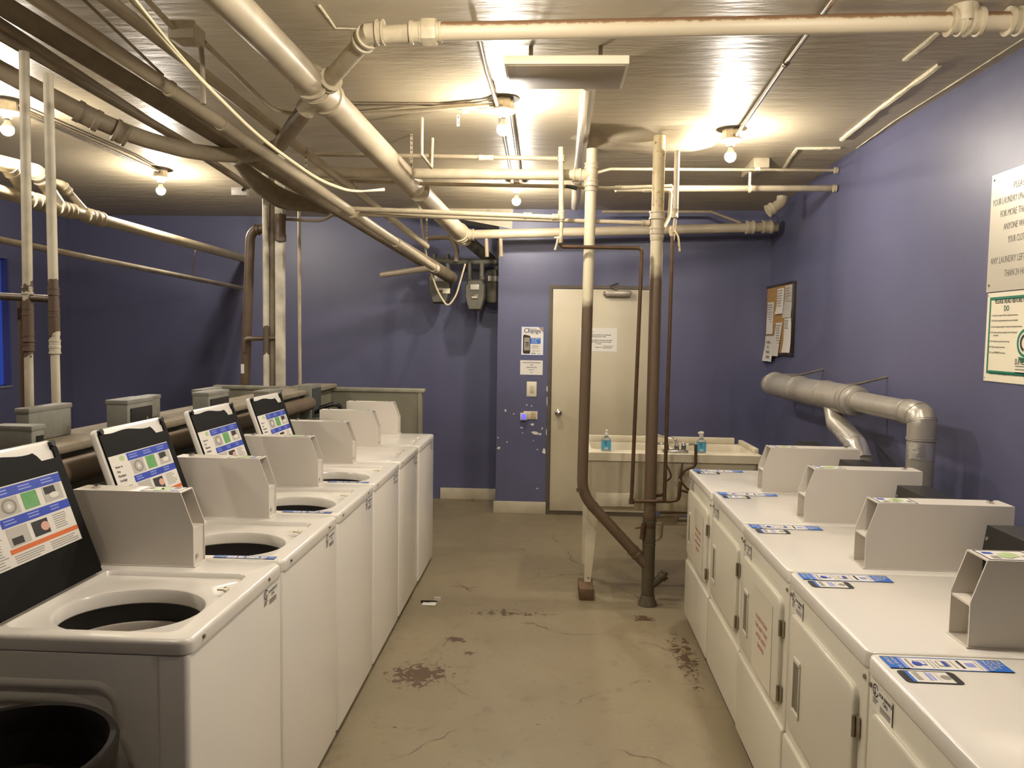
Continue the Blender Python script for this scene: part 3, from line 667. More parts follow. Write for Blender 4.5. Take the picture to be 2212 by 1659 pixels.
    for g, h in ((.010, -.0), (.003, -.002), (0, -.008), (0, -.016), (.004, -.021), (.014, -.023)):
        pr.append([LP(u, w, h) for u, w in rrect(ly0+g, ly1-g, g, LL-g, .022, 5)])
    b.loft(pr, 0, True, True, (True, True)); lid = b.build('lid', WHITE, t, 35)
    if open_lid:
        b = B(); e = .012; wv = []
        for j in range(15):
            q = j/14; wv.append((ly0+e+(ly1-ly0-.13)*q, LL-.017-.012*q-.004*math.sin(9*q)))
        poly = [(ly1-.002, .004), (ly1-.002, LL-.03), (ly1-.012, LL-.008), (ly1-.026, LL-.010), (ly1-.03, LL-.028), (ly1-.022, LL-.036), (ly1-.024, LL-.058), (ly1-.088, LL-.058), (ly1-.102, LL-.04), (ly1-.115, LL-.03)]+list(reversed(wv))+[(ly0+e, .004)]
        b.prism(poly, lambda u, v, h: LP(u, v, h), .0005, .006); b.build('lid_lining', LIDBLACK, lid)
        b = B(); 
        for (u, w) in ((ly0+.026, LL-.012), (ly1-.02, LL-.014)): b.cyl(LP(u, w, .0), LP(u, w, .012), .010, n=12)
        b.build('bumper', BLACK, lid)
        b = B(); o = LP(ly0+.014, .118, .0066); A = Art(b, o, (0, 1, 0), d); w, h = ly1-ly0-.054, .212
        A.rect(0, 0, w, h, 0, 1); A.rect(w*.27, h*.86, w, h*.985, 1, 2); A.rect(w*.27, h*.485, w, h*.60, 1, 2); A.rect(w*.27, h*.15, w, h*.21, 2, 2)
        A.disc(w*.19, h*.93, w*.04, 4, 2, h*.045)
        for k in range(4): A.text(('How to', 'Use', 'Machine', 'Settings')[k], w*.05, h*(.79-.075*k), .0125, 5, 2, 'LEFT', 1.1, .03)
        A.lines(w*.04, w*.24, h*.48, h*.034, 13, h*.012, 6, 2, .3)
        for k in range(3): A.lines(w*(.30+.24*k), w*(.44+.24*k), h*.955, h*.04, 2, h*.016, 7, 3, .2); A.lines(w*(.30+.24*k), w*(.42+.24*k), h*.575, h*.04, 2, h*.016, 7, 3, .2)
        A.rect(w*.29, h*.62, w*.50, h*.85, 8, 2); A.disc(w*.4, h*.735, w*.075, 6, 3, h*.10); A.disc(w*.4, h*.735, w*.05, 8, 4, h*.07); A.disc(w*.4, h*.735, w*.02, 0, 5, h*.03)
        A.rect(w*.54, h*.63, w*.70, h*.85, 3, 2); A.rect(w*.76, h*.63, w*.97, h*.85, 8, 2); A.rect(w*.78, h*.74, w*.9, h*.84, 5, 3); A.disc(w*.87, h*.71, w*.055, 0, 4, h*.04)
        A.rect(w*.29, h*.23, w*.50, h*.47, 8, 2); A.rect(w*.32, h*.25, w*.43, h*.34, 5, 3); A.rect(w*.54, h*.25, w*.71, h*.45, 5, 2); A.disc(w*.67, h*.35, w*.045, 9, 3, h*.06)
        A.lines(w*.77, w*.95, h*.45, h*.03, 7, h*.012, 6, 2, .4); A.lines(w*.29, w*.6, h*.12, h*.028, 4, h*.012, 6, 2, .3); A.lines(w*.66, w*.97, h*.12, h*.028, 4, h*.012, 6, 2, .3); A.lines(w*.04, w*.24, h*.035, h*.028, 1, h*.012, 6, 2, .3)
        b.build('instruction_label', [PAPER, BLUE, ORANGE, GREENP, LIME, INK, INKG, PALEB, PAPER2, SKINP], lid)
    else:
        b = B(); b.box(-.935, -.918, y0+.19, y0+.31, ZT-.004, ZT+.009, .004); b.build('lid_handle', WHITE, lid)
    return t
WY0 = 1.765
washer(WY0, True, 'nearest washing machine, its side panel and open lid facing the camera', False, True, True)
WLAB = ('second washing machine from the front, lid open, behind the nearest one', 'third washing machine from the front, lid open, mid row', 'fourth washing machine from the front, last with its lid open',
        'fifth washing machine with closed lid, beside the last open one', 'farthest washing machine with closed lid, next to grey board partition')
proto = washer(WY0+WP, True, WLAB[0]); index_kids()
for k in (1, 2):
    c = copy_tree(proto); c.location.y += WP*k; c['label'] = WLAB[k]
closed = washer(WY0+WP*4, False, WLAB[3], False); index_kids()
c = copy_tree(closed); c.location.y += WP; c.location.x += .004; c['label'] = WLAB[4]
# ------------------------------------------------------------------ dryers
DX, DB, DW, DP = .8225, 1.50, .658, .664
def dryer(y0, label, notice, zt=.925, W=DW, door_w=None):
    y1 = y0+W
    t = thing('dryer', label, 'dryer', ((DX+DB)/2, (y0+y1)/2, 0), 'dryers in the right row')
    b = B(); b.box(DX+.002, DB, y0+.002, y1-.002, .035, zt-.042, .010, 0, 3)
    for fx in (DX+.07, DB-.07):
        for fy in (y0+.07, y1-.07): b.cyl((fx, fy, 0), (fx, fy, .04), .02, n=12, m=1)
    cab = b.build('cabinet', [DRYERF, BLACK], t)
    b = B(); prof = [(.001, zt-.043), (0, zt-.041), (0, zt-.008), (.0018, zt-.003), (.0045, zt-.0008), (.008, zt)]
    loops = [[Vector((u, v, z)) for u, v in rrect(DX-.004+i, DB-i, y0+i, y1-i, .022-i*.5, 5)] for i, z in prof]
    b.loft(loops, 0, True, True, (True, True)); top = b.build('top_panel', WHITE, t, 30)
    b = B(); dy0, dy1 = y0+.052, y1-.05; n = 6          # door
    L = [[Vector((DX+.002-d, u, v)) for u, v in rrect(dy0+i, dy1-i, .425+i, .808-i, .035, n)] for i, d in ((0, 0), (0, .010), (.003, .014), (.009, .016))]
    b.loft(L, 0, True, True, (False, True)); door = b.build('door', DRYERF, t, 50)
    b = B(); hy, h0, h1 = y1-.155, .52, .672              # recessed pull: bezel round a dark slot
    for (u0, u1, v0, v1) in ((hy-.033, hy-.027, h0, h1), (hy+.027, hy+.033, h0, h1), (hy-.033, hy+.033, h0-.016, h0), (hy-.033, hy+.033, h1, h1+.016)): b.box(DX-.0195, DX-.012, u0, u1, v0, v1, .003)
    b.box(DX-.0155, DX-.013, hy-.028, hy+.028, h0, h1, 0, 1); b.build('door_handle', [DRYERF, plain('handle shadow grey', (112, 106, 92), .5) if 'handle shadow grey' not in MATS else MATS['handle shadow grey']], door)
    for hz in (.452, .682):
        b = B(); b.cyl((DX-.012, dy0-.004, hz), (DX-.012, dy0-.004, hz+.056), .005, n=10); b.box(DX-.008, DX-.0, dy0-.018, dy0-.002, hz, hz+.056, .001); b.build('hinge', STEEL, door)
    if notice:
        b = B(); A = Art(b, (DX-.0145, y0+.375, .52), (0, -1, 0), (0, 0, 1), .0006); A.rect(-.02, -.09, .245, .235, 0, 1)
        for i, tx in enumerate(('PLEASE CLEAN', 'THE LINT TRAP', 'AFTER EVERY', 'DRYING')): A.text(tx, .105, .12-.034*i, .024, 1, 2, 'CENTER', 1, .02)
        b.build('lint_notice', [plain('aged notice film', (210, 203, 184), .3, coat=.15) if 'aged notice film' not in MATS else MATS['aged notice film'], REDT], door)
    b = B(); L = [[Vector((DX+.002-d, u, v)) for u, v in rrect(y0+.004+i, y1-.004-i, .045+i, .375-i, .014, 4)] for i, d in ((0, 0), (0, .005), (.003, .009), (.008, .010))]
    b.loft(L, 0, True, True, (False, True)); b.build('lower_panel', DRYERF, t, 50)
    for yy in (y0+.022, y1-.018):
        b = B(); b.cyl((DX+.002, yy, zt-.072), (DX-.003, yy, zt-.072), .007, .006, n=10); b.build('bolt', STEEL, cab)
    service_sticker(cab, (DX-.0002, y1-.032, .802), (0, -1, 0), (0, 0, 1), .112, .066)
    strip_sticker(top, DX+.016, y1-.088, (1, 0, 0), (0, 1, 0), zt+.0006, .285, .068)
    phone_sticker(top, DX+.022, y1-.163, (1, 0, 0), (0, 1, 0), zt+.0006, .13, .066)
    b = B(); b.prism([(1.405, zt), (1.43, zt+.185), (DB+.045, zt+.185), (DB+.045, zt-.1), (DB, zt-.1), (DB, zt)], lambda u, v, d: Vector((u, d, v)), y0+.158, y1-.035)
    con = b.build('console', BLACK, t)
    b = B(); sl = Vector((.025, 0, .185)).normalized(); A = Art(b, Vector((1.405, y1-.06, zt))+sl*.078, (0, -1, 0), sl, .0008)
    A.rect(0, 0, .105, .034, 1, 1); A.rect(.002, .002, .103, .032, 0, 2); A.text('MAYTAG', .0525, .009, .022, 1, 3, 'CENTER', .95, .01); b.build('badge', [BLACK, plain('badge silver', (150, 146, 136), .3, .6) if 'badge silver' not in MATS else MATS['badge silver']], con)
    b = B(); p = Vector((1.405, y1-.052, zt))+sl*.145; b.cyl(p, p+Vector((-.004, 0, .0005)), .006, n=10); b.build('bolt', STEEL, con)
    coin_box(t, y0+.048, y0+.148, 1.085, 1.122, 1.565, zt, zt+.118, zt+.228, .045, 1)
    return t
DY = 1.906
t4 = dryer(DY, 'second dryer from the camera in the right row, plain door', False); t4.location.x += -.008; index_kids()
def again(src, k, dx, label):
    c = copy_tree(src); c.location.y += DP*k; c.location.x += dx; c['label'] = label; return c
again(t4, -1, -.012, 'nearest dryer, cropped by the lower right corner of the photo')
again(t4, 2, .0225, 'fourth dryer from the camera, plain door with light reflection')
t3 = dryer(DY+DP, 'middle dryer of the right row, faded red notice on door', True); t3.location.x += .001
t1 = dryer(DY+DP*3+.006, 'farthest dryer with red notice, standing proud beside the sink', True, .918, .69); t1.location.x += .022
for o in list(sc.objects):
    if o.parent is None and o.name.startswith('dryer'): o.rotation_euler.z = math.radians(-.75)

# ------------------------------------------------------------------ exhaust duct on the right wall
DUX = 1.81
v0, v1 = PX(1988, 1045, DUX), PX(1990, 880, DUX); yv = (v0.y+v1.y)/2; zh = PX(1900, 877, DUX).z
t = thing('exhaust_duct', 'silver sheet metal dryer exhaust duct along the blue wall', 'duct', (DUX, yv, .9))
def ringed(b, pts, r, m=0): b.tube(pts, r, 24, m)
b = B(); ringed(b, [(DUX, yv, .80), (DUX, yv, zh-.10)], .062); b.build('riser', DUCT, t)
b = B(); pts = arc([(DUX, yv, zh-.115), (DUX, yv, zh), (DUX, yv+.13, zh)], .10, 4); b.tube(pts, .065, 24, smooth=False)
for i in range(0, len(pts), 2):
    d = (pts[min(i+1, len(pts)-1)]-pts[max(i-1, 0)]).normalized(); b.hub(pts[i], d, .065, .012, .003, 24)
b.build('elbow', DUCT, t, 20)
yt = PX(1845, 870, DUX).y
b = B(); ringed(b, [(DUX, yv+.11, zh), (DUX, yt-.02, zh)], .060); b.hub((DUX, yv+.15, zh), (0, 1, 0), .06, .03, .004, 24); b.hub((DUX, yt-.06, zh), (0, 1, 0), .06, .04, .006, 24); b.build('small_trunk', DUCT, t)
ye = PX(1672, 862, DUX).y
b = B(); b.tube([(DUX, yt-.06, zh), (DUX, yt-.05, zh), (DUX, yt+.02, zh), (DUX, ye, zh-.01)], [.062, .085, .09, .09], 26)
for yy in (yt+.01, yt+.07, yt+.45, yt+1.0, ye-.02): b.hub((DUX, min(yy, ye-.02), zh), (0, 1, 0), .09, .02, .004, 26)
b.build('large_trunk', DUCT, t)
b = B(); pts = arc([(DUX, ye-.03, zh-.01), (DUX, ye+.11, zh-.01), (XR+.02, ye+.11, zh-.01)], .10, 5); b.tube(pts, .088, 24, smooth=False); b.build('end_elbow', DUCT, t, 20)
yb_ = PX(1862, 985, DUX).y
b = B(); b.tube([(DUX, yt+.34, zh-.05), (DUX-.005, yt+.24, zh-.16), (DUX-.005, yb_+.06, zh-.25)], [.058, .06, .058], 22); b.build('branch', DUCT, t)
b = B(); b.tube([(DUX-.005, yt+.23, zh-.165), (DUX-.005, yb_+.05, zh-.262), (DUX, yb_, zh-.33)], [.062, .0625, .061], 22, 0, True, False); b.build('foil_tape', FOIL, t, 25); b = B(); b.tube([(DUX, yv, zh-.135), (DUX, yv, zh-.215)], .0635, 22); b.build('foil_tape', FOIL, t, 25)
b = B(); ringed(b, [(DUX, yb_, .80), (DUX, yb_, zh-.31)], .056); b.hub((DUX, yb_, zh-.36), (0, 0, 1), .056, .02, .004); b.hub((DUX, yb_, zh-.33), (0, 0, 1), .058, .015, .004); b.build('branch_riser', DUCT, t)
for yy in (yt+.08, yt+1.15):
    b = B(); b.tube([(DUX-.02, yy, zh+.088), (DUX+.05, yy, zh+.095), (XR, yy, zh+.14)], .008, 8); b.build('hanger_strap', STEEL, t)
# ------------------------------------------------------------------ laundry sink
SY0, SY1 = 4.97, 5.50
sx0, sx1 = P(1263, 990, SY0).x, P(1648, 990, SY0).x; SZ = P(1400, 979, SY0).z
t = thing('laundry_sink', 'white double laundry sink on tapered legs in front of cream door', 'sink', ((sx0+sx1)/2, (SY0+SY1)/2, .07))
b = B(); lipz = SZ-.055
out = [[Vector((u, v, z)) for u, v in rrect(sx0-g, sx1+g, SY0-g, SY1+g, .02, 3)] for g, z in ((-.012, lipz), (0, lipz), (0, SZ-.004), (-.004, SZ))]
b.loft(out, 0, False)
xm = (sx0+sx1)/2
wells = [rrect(sx0+.05, xm-.03, SY0+.13, SY1-.03, .05, 4), rrect(xm+.03, sx1-.05, SY0+.13, SY1-.03, .05, 4)]
tb = bmesh.new(); ed = []
for Lp in [out[-1]]+[[Vector((u, v, SZ)) for u, v in w] for w in wells]:
    vs = [tb.verts.new(p) for p in Lp]
    for i in range(len(vs)): ed.append(tb.edges.new((vs[i], vs[(i+1) % len(vs)])))
bmesh.ops.triangle_fill(tb, use_beauty=True, edges=ed); tb.verts.index_update(); b._add([v.co.copy() for v in tb.verts], [[v.index for v in f.verts] for f in tb.faces]); tb.free()
for w in wells:
    c = Vector((sum(u for u, v in w)/len(w), sum(v for u, v in w)/len(w)))
    b.loft([[Vector((c.x+(u-c.x)*k, c.y+(v-c.y)*k, z)) for u, v in w] for k, z in ((1, SZ), (.97, SZ-.02), (.88, SZ-.29), (.3, SZ-.31), (.02, SZ-.312))], 0, True)
b.build('rim_and_bowls', TUBW, t)
b = B(); zb = P(1300, 1103, SY0+.03).z
b.loft([[Vector((u, v, z)) for u, v in rrect(sx0+.012+i, sx1-.012-i, SY0+.012+i, SY1-.012-i, .03, 3)] for i, z in ((0, lipz), (.008, lipz-.02), (.03, zb+.02), (.045, zb))], 0, False, True, (False, True))
b.box(sx0+.08, sx0+.33, SY0+.02, SY0+.034, zb+.03, zb+.12, .004)
b.build('tub_body', TUBW, t)
b = B(); b.box(sx1-.03, sx1+.0, SY0+.10, SY1, SZ, SZ+.03, .004); b.box(sx0, sx1-.06, SY1-.02, SY1, SZ, SZ+.045, .005); b.build('backsplash', TUBW, t)
for (lx, ly) in ((sx0+.03, SY0+.04), (sx1-.09, SY0+.04), (sx0+.03, SY1-.10), (sx1-.09, SY1-.10)):
    b = B(); z1, z0 = zb+.03, .078
    b.loft([[Vector((lx-.012, ly, z)), Vector((lx-.012+wd, ly, z)), Vector((lx-.012+wd, ly+.012, z)), Vector((lx, ly+.012, z)), Vector((lx, ly+wd, z)), Vector((lx-.012, ly+wd, z))] for wd, z in ((.086, z1), (.04, z0))], 0, False, True, (True, True))
    b.cyl((lx+.012, ly-.002, .105), (lx+.012, ly, .105), .005, n=8, m=1); b.build('leg', [TUBW, INK], t)
# drain and trap under the bowls
b = B(); d = P(1395, 1130, SY0+.2)
pts = arc([P(1462, 1098, SY0+.2), P(1462, 1120, SY0+.2), P(1400, 1124, SY0+.2), P(1400, 1140, SY0+.2)], .05, 4); b.tube(pts, .022, 12)
pts = arc([P(1428, 1122, SY0+.2), P(1426, 1160, SY0+.2), P(1414, 1166, SY0+.2), P(1400, 1150, SY0+.2)], .05, 4); b.tube(pts, .017, 12)
b.hub(P(1405, 1125, SY0+.2), (1, 0, 0), .024, .03); b.tube([P(1405, 1128, SY0+.2), P(1640, 1130, SY0+.2)], .02, 12); b.build('drain_trap', TUBW, t)
q = [P(1430, 1103, SY0+.16), P(1478, 1103, SY0+.16), P(1488, 1114, SY0+.1), P(1424, 1114, SY0+.1)]
b = B(); b._add(q+[v+Vector((0, 0, .012)) for v in q], [(0, 1, 2, 3), (4, 7, 6, 5), (0, 4, 5, 1), (1, 5, 6, 2), (2, 6, 7, 3), (3, 7, 4, 0)]); b.build('drain_bracket', BASE, t)
# faucet on the near deck
fc = P(1458, 978, SY0+.055); FZ = SZ
t = thing('faucet', 'chrome two handle faucet on the laundry sink deck', 'faucet', (fc.x, fc.y, FZ))
b = B(); b.box(fc.x-.085, fc.x+.085, fc.y-.028, fc.y+.028, FZ, FZ+.018, .008, 0, 3); b.build('deck_plate', CHROME, t)
b = B(); sp = arc([(fc.x+.01, fc.y, FZ+.015), (fc.x+.01, fc.y+.01, FZ+.085), P(1418, 940, fc.y+.12), P(1404, 931, fc.y+.2)], .04, 4); b.lathe([(.016, 0), (.016, .03), (.011, .04)], (fc.x+.01, fc.y, FZ+.016), 18); b.tube(sp, .009, 12); b.build('spout', CHROME, t)
for s in (-1, 1):
    b = B(); b.lathe([(.017, 0), (.016, .03), (.012, .045), (.006, .05)], (fc.x+.055*s, fc.y, FZ+.016), 18); b.box(min(fc.x+.05*s, fc.x+.13*s), max(fc.x+.05*s, fc.x+.13*s), fc.y-.008, fc.y+.008, FZ+.05, FZ+.06, .004); b.build('handle', CHROME, t)
def soap(px, lab, y, squat):
    p = P(px, 978, y); p.z = SZ
    t = thing('soap_bottle', lab, 'soap bottle', p, 'soap bottles on the sink'); w, dp, h = .032, .02, .095
    b = B(); b.loft([[Vector((p.x+u, p.y+v, p.z+z)) for u, v in rrect(-w*k, w*k, -dp*k, dp*k, dp*k*.9, 4)] for k, z in ((.92, 0), (1, .006), (1, h*.72), (.85, h*.86), (.45, h*.98), (.34, h*1.02), (.34, h*1.08))], 0, True, True, (True, True)); b.build('bottle', CLEAR, t)
    b = B(); b.loft([[Vector((p.x+u, p.y+v, p.z+z)) for u, v in rrect(-w*1.01, w*1.01, -dp*1.02, dp*1.02, dp*.9, 4)] for z in (.012, .068)], 0, True)
    A = Art(b, (p.x-w*.6, p.y-dp*1.04, p.z+.012), (1, 0, 0), (0, 0, 1), .0006); A.rect(.008, .004, .030, .014, 1, 1); A.disc(.006, .046, .004, 2, 1); A.disc(.018, .05, .004, 2, 1); A.disc(.016, .033, .004, 2, 1); b.build('label', [SOAPB, PAPER, NAVY], t)
    b = B(); z0 = p.z+h*1.06
    if squat: b.lathe([(.013, 0), (.013, .018), (.016, .022), (.016, .036), (.009, .04)], (p.x, p.y, z0), 16); b.box(p.x-.022, p.x+.006, p.y-.007, p.y+.007, z0+.024, z0+.036, .003)
    else: b.lathe([(.012, 0), (.012, .016), (.005, .019), (.005, .03), (.009, .032), (.008, .038)], (p.x, p.y, z0), 16)
    b.build('pump_cap', PUMP, t)
soap(1309, 'soap bottle with blue label left on the sink, before the door', SY0+.06, False)
soap(1514, 'soap bottle with blue label right of the faucet', SY0+.06, True)
b = B(); bl0, bl1 = P(1251, 1298, 4.87), P(1283, 1298, 4.87); b.box(bl0.x, bl1.x, 4.87, 5.10, 0, .077, .004); tag(b.build('wood_block', WOOD), 'dark wood block under the sink\'s left front leg', 'wood block')

# ------------------------------------------------------------------ the pipe stacks between the machines
YS = 4.83
def line(y, *pp): return [P(px, py, y) for px, py in pp]
zsA, zsB = P(1265, 655, YS).z, P(1415, 588, YS).z
b0, b1, b2, b3 = P(1279, 322, YS), P(1257, 1068, YS), P(1394, 1218, YS), P(1398, 1312, YS)
t = thing('drain_stack', 'thick drain stack, cream above and bare brown below, with diagonal branch', 'pipe', (P(1398, 1312, YS).x, YS, 0))
top = P(1424, 318, YS); bot = Vector((P(1398, 1312, YS).x, YS, .0)); top.z = 2.93
PIPEB = twotone('stack paint over bare pipe', (192, 180, 150), (98, 80, 60), zsB, .12)
sB = lambda z: bot+(top-bot)*((z-bot.z)/(top.z-bot.z))
zc0, zc1 = P(1420, 462, YS).z, P(1420, 515, YS).z
b = B(); b.tube([sB(2.93), sB(zc0)], .037, 22); b.build('upper_pipe', RUSTY, t)
b = B(); b.tube([sB(zc1+.02), sB(.30)], .0375, 22); b.build('lower_pipe', PIPEB, t)
b = B(); b.hub(sB(zc0-.01), (0, 0, 1), .044, .05, .008); b.cyl(sB(zc0-.03), sB(zc1), .042); b.hub(sB(zc1+.045), (0, 0, 1), .04, .04, .006); b.hub(sB(zc1), (0, 0, 1), .038, .025, .004); b.build('coupling', CREAM2, t)
OLIVE = plain('olive brown fitting', (84, 74, 54), .55, var=.5, vscale=12, c2=(66, 56, 40))
zw = P(1392, 1215, YS).z; zcl = P(1402, 1270, YS).z
b = B(); b.tube([sB(.50), sB(.0)], .040, 22); b.hub(sB(.55), (0, 0, 1), .04, .03, .005); b.hub(sB(zw+.13), (0, 0, 1), .040, .03, .003)
e = sB(zcl); b.tube([e, e+Vector((.10, -.01, .09))], .026, 16); b.hub(e+Vector((.092, -.009, .083)), (.1, -.01, .09), .029, .03, .006); b.cyl(e+Vector((.1, -.01, .09)), e+Vector((.118, -.012, .106)), .014, n=6)
b.lathe([(.06, 0), (.058, .02), (.048, .035), (.046, .06), (.042, .065)], (bot.x, bot.y, 0), 22); b.build('wye_and_cleanout', OLIVE, t)
lb = sB(P(1390, 1135, YS).z)
b = B(); b.hub(lb, (0, 0, 1), .038, .02, .004); b.tube([lb+Vector((-.03, -.03, 0)), lb+Vector((-.09, -.035, -.01))], .006, 8); b.tube([lb+Vector((-.04, -.03, .02)), lb+Vector((-.05, -.03, -.08))], .014, 10); b.build('side_tap', COPPER, t)
t = thing('drain_pipe', 'cream topped drain pipe before the door, elbowing diagonally into stack', 'pipe', (b1.x, YS, b2.z))
PIPEA = twotone('branch paint over bare pipe', (196, 186, 156), (94, 76, 57), zsA, .06)
pth = arc([b0, b1, b2], .10, 6); zt0, zt1 = P(1279, 352, YS).z, P(1278, 392, YS).z
b = B(); b.tube(pth, [.034]*len(pth), 22); b.build('pipe_run', PIPEA, t)
b = B(); a_ = lambda py: b0+(b1-b0)*((py-322)/(1068-322))
b.hub(a_(358), (0, 0, 1), .040, .035, .005); b.cyl(a_(360), a_(398), .039); b.hub(a_(395), (0, 0, 1), .041, .035, .006); b.hub(a_(406), (0, 0, 1), .036, .03, .004); c = a_(378); b.cyl(c, c+Vector((-.075, 0, 0)), .038); b.build('tee_fitting', CREAM2, t)
dd = (b2-b1).normalized()
for hp, hd, hr, hl in ((a_(1058), (0, 0, 1), .034, .02), (b1+dd*.10, dd, .034, .02), (b2-dd*.10, dd, .036, .05)):
    b = B(); b.hub(hp, hd, hr, hl, .0035); b.build('no_hub_band', BROWN, t)

def pipe(name, label, cat, pts, r, mat, group=None, rad=None, n=14, parent=None):
    if rad: pts = arc(pts, rad, 5)
    b = B(); b.tube(pts, r, n); o = b.build(name, mat, parent)
    return tag(o, label, cat, group) if parent is None else o
def piped(name, label, pts, r, mat, hubs=(), group=None, rad=None, n=18, hubmat=None, cat='pipe', hubname='coupling'):
    """a pipe thing with its hubs / couplings as parts: hubs are (point, direction, r, length)"""
    pts = [Vector(p) for p in pts]; c = pts[0]
    t = thing(name, label, cat, ((pts[0]+pts[-1])/2), group)
    b = B(); b.tube(arc(pts, rad, 6) if rad else pts, r, n); b.build('pipe_run', mat, t)
    for (p, d, hr, hl) in hubs:
        b = B(); b.hub(p, d, hr, hl, hr*.14, 22); b.build(hubname, hubmat or mat, t)
    return t
# small water pipes that feed the sink
YW = 4.76
v = P(1209, 520, YW)
t = thing('water_pipe', 'thin brown water pipe with valve, stepping right then down past door', 'pipe', v)
b = B(); b.tube([P(1212, 318, YW), P(1213, 478, YW)], .0165, 14); b.hub(P(1213, 465, YW), (0, 0, 1), .019, .05, .003); b.hub(P(1213, 343, YW), (0, 0, 1), .02, .04, .003); b.tube([P(1213, 478, YW), P(1212, 525, YW)], .011, 12); b.build('upper_riser', CREAM2, t)
b = B(); b.tube(arc([P(1212, 520, YW), P(1212, 533, YW), P(1387, 536, YW), P(1364, 1084, YW)], .03, 5), .0118, 12); b.tube(arc([P(1364, 1070, YW), P(1364, 1083, YW), P(1424, 1083, YW+.02), P(1436, 1083, YW+.06)], .02, 4), .011, 12); b.hub(P(1364, 1083, YW), (0, 0, 1), .014, .03, .003); b.build('brown_run', COPPER, t)
b = B(); b.lathe([(.018, -.02), (.022, 0), (.018, .02)], P(1209, 518, YW-.01), 14); b.tube([P(1206, 514, YW-.03), P(1199, 540, YW-.03)], .007, 8); b.box(v.x-.035, v.x+.01, YW-.03, YW-.02, v.z+.01, v.z+.02, .003); b.build('valve', CREAM2, t)
t = thing('water_pipe', 'brown water pipe right of the thick stack with a cream valve', 'pipe', P(1455, 520, YW+.05)); Y2 = YW+.05
b = B(); b.tube([P(1463, 326, Y2), P(1459, 470, Y2)], .0165, 14); b.hub(P(1458, 460, Y2), (0, 0, 1), .018, .06, .003); b.tube([P(1459, 470, Y2), P(1453, 520, Y2)], .011, 12); b.build('upper_riser', CREAM, t)
b = B(); b.tube(arc([P(1453, 510, Y2), P(1435, 1084, Y2), P(1466, 1080, Y2), P(1470, 1040, Y2)], .025, 5), .0118, 12); b.tube([P(1437, 1068, Y2), P(1410, 1072, Y2+.05)], .010, 10); b.tube([P(1468, 1058, Y2), P(1500, 1066, Y2)], .010, 10); b.build('brown_run', COPPER, t)
b = B(); b.lathe([(.014, -.03), (.019, 0), (.014, .03)], P(1452, 500, Y2), 14); b.tube(arc([P(1457, 500, Y2-.02), P(1465, 510, Y2-.02), P(1468, 543, Y2-.02)], .03, 4), .006, 8); b.build('valve', RUSTY, t)
pipe('supply_hose', 'dark supply hose looping behind the sink taps', 'hose', arc([P(1474, 1000, SY0-.03), P(1470, 1040, SY0-.06), P(1488, 1060, SY0-.06), P(1500, 1052, SY0-.05)], .06), .007, COPPER)
pipe('supply_hose', 'brown supply stub rising in front of the right soap bottle', 'hose', arc([P(1503, 960, SY0-.05), P(1503, 1008, SY0-.05), P(1478, 1014, SY0-.05), P(1468, 1034, SY0-.05)], .05), .010, COPPER)
pipe('supply_hose', 'short coiled supply hose beside the thick stack under the sink', 'hose', arc([P(1438, 1000, SY0-.03), P(1446, 1016, SY0-.05), P(1451, 1030, SY0-.06), P(1440, 1040, SY0-.05), P(1434, 1030, SY0-.04)], .05), .006, COPPER)

# ------------------------------------------------------------------ pipes under the ceiling
# the big drain, swelling from four to five inch at its wye
gA, gW, gE = P(565, 75, 2.92), P(690, 196, 3.5), P(998, 508, 7.0)
gd = (gE-gA).normalized(); g0 = gA-gd*2.2
t = thing('drain_main', 'biggest cream drain main running from top left to the gas meters', 'pipe', gW)
b = B(); b.tube([g0, gW], .0625, 28); b.build('upstream_pipe', CREAM, t)
b = B(); b.tube([gW, gE+gd*.05], .071, 28); b.build('downstream_pipe', CREAM, t)
b = B(); b.hub(gW+gd*.02, gd, .071, .17, .012, 28); b.hub(gW-gd*.085, gd, .066, .05, .012, 28)
dn = (P(795, 92, 3.1)-gW).normalized(); b.tube([gW, gW+dn*.13], .042, 18); b.hub(gW+dn*.12, dn, .044, .04, .008); dl = (P(595, 322, 3.78)-gW).normalized(); b.tube([gW, gW+dl*.14], .046, 18); b.build('wye_fitting', CREAM2, t)
b = B(); b.hub(gE-gd*.10, gd, .073, .10, .012, 28); b.hub(gE+gd*.05, gd, .073, .09, .012, 28); b.build('end_hub', CREAM2, t)
b = B(); b.hub(P(905, 412, gA.y+(gE.y-gA.y)*.57), gd, .0725, .008, .002, 28); b.build('wire_hanger', CREAMD, t)
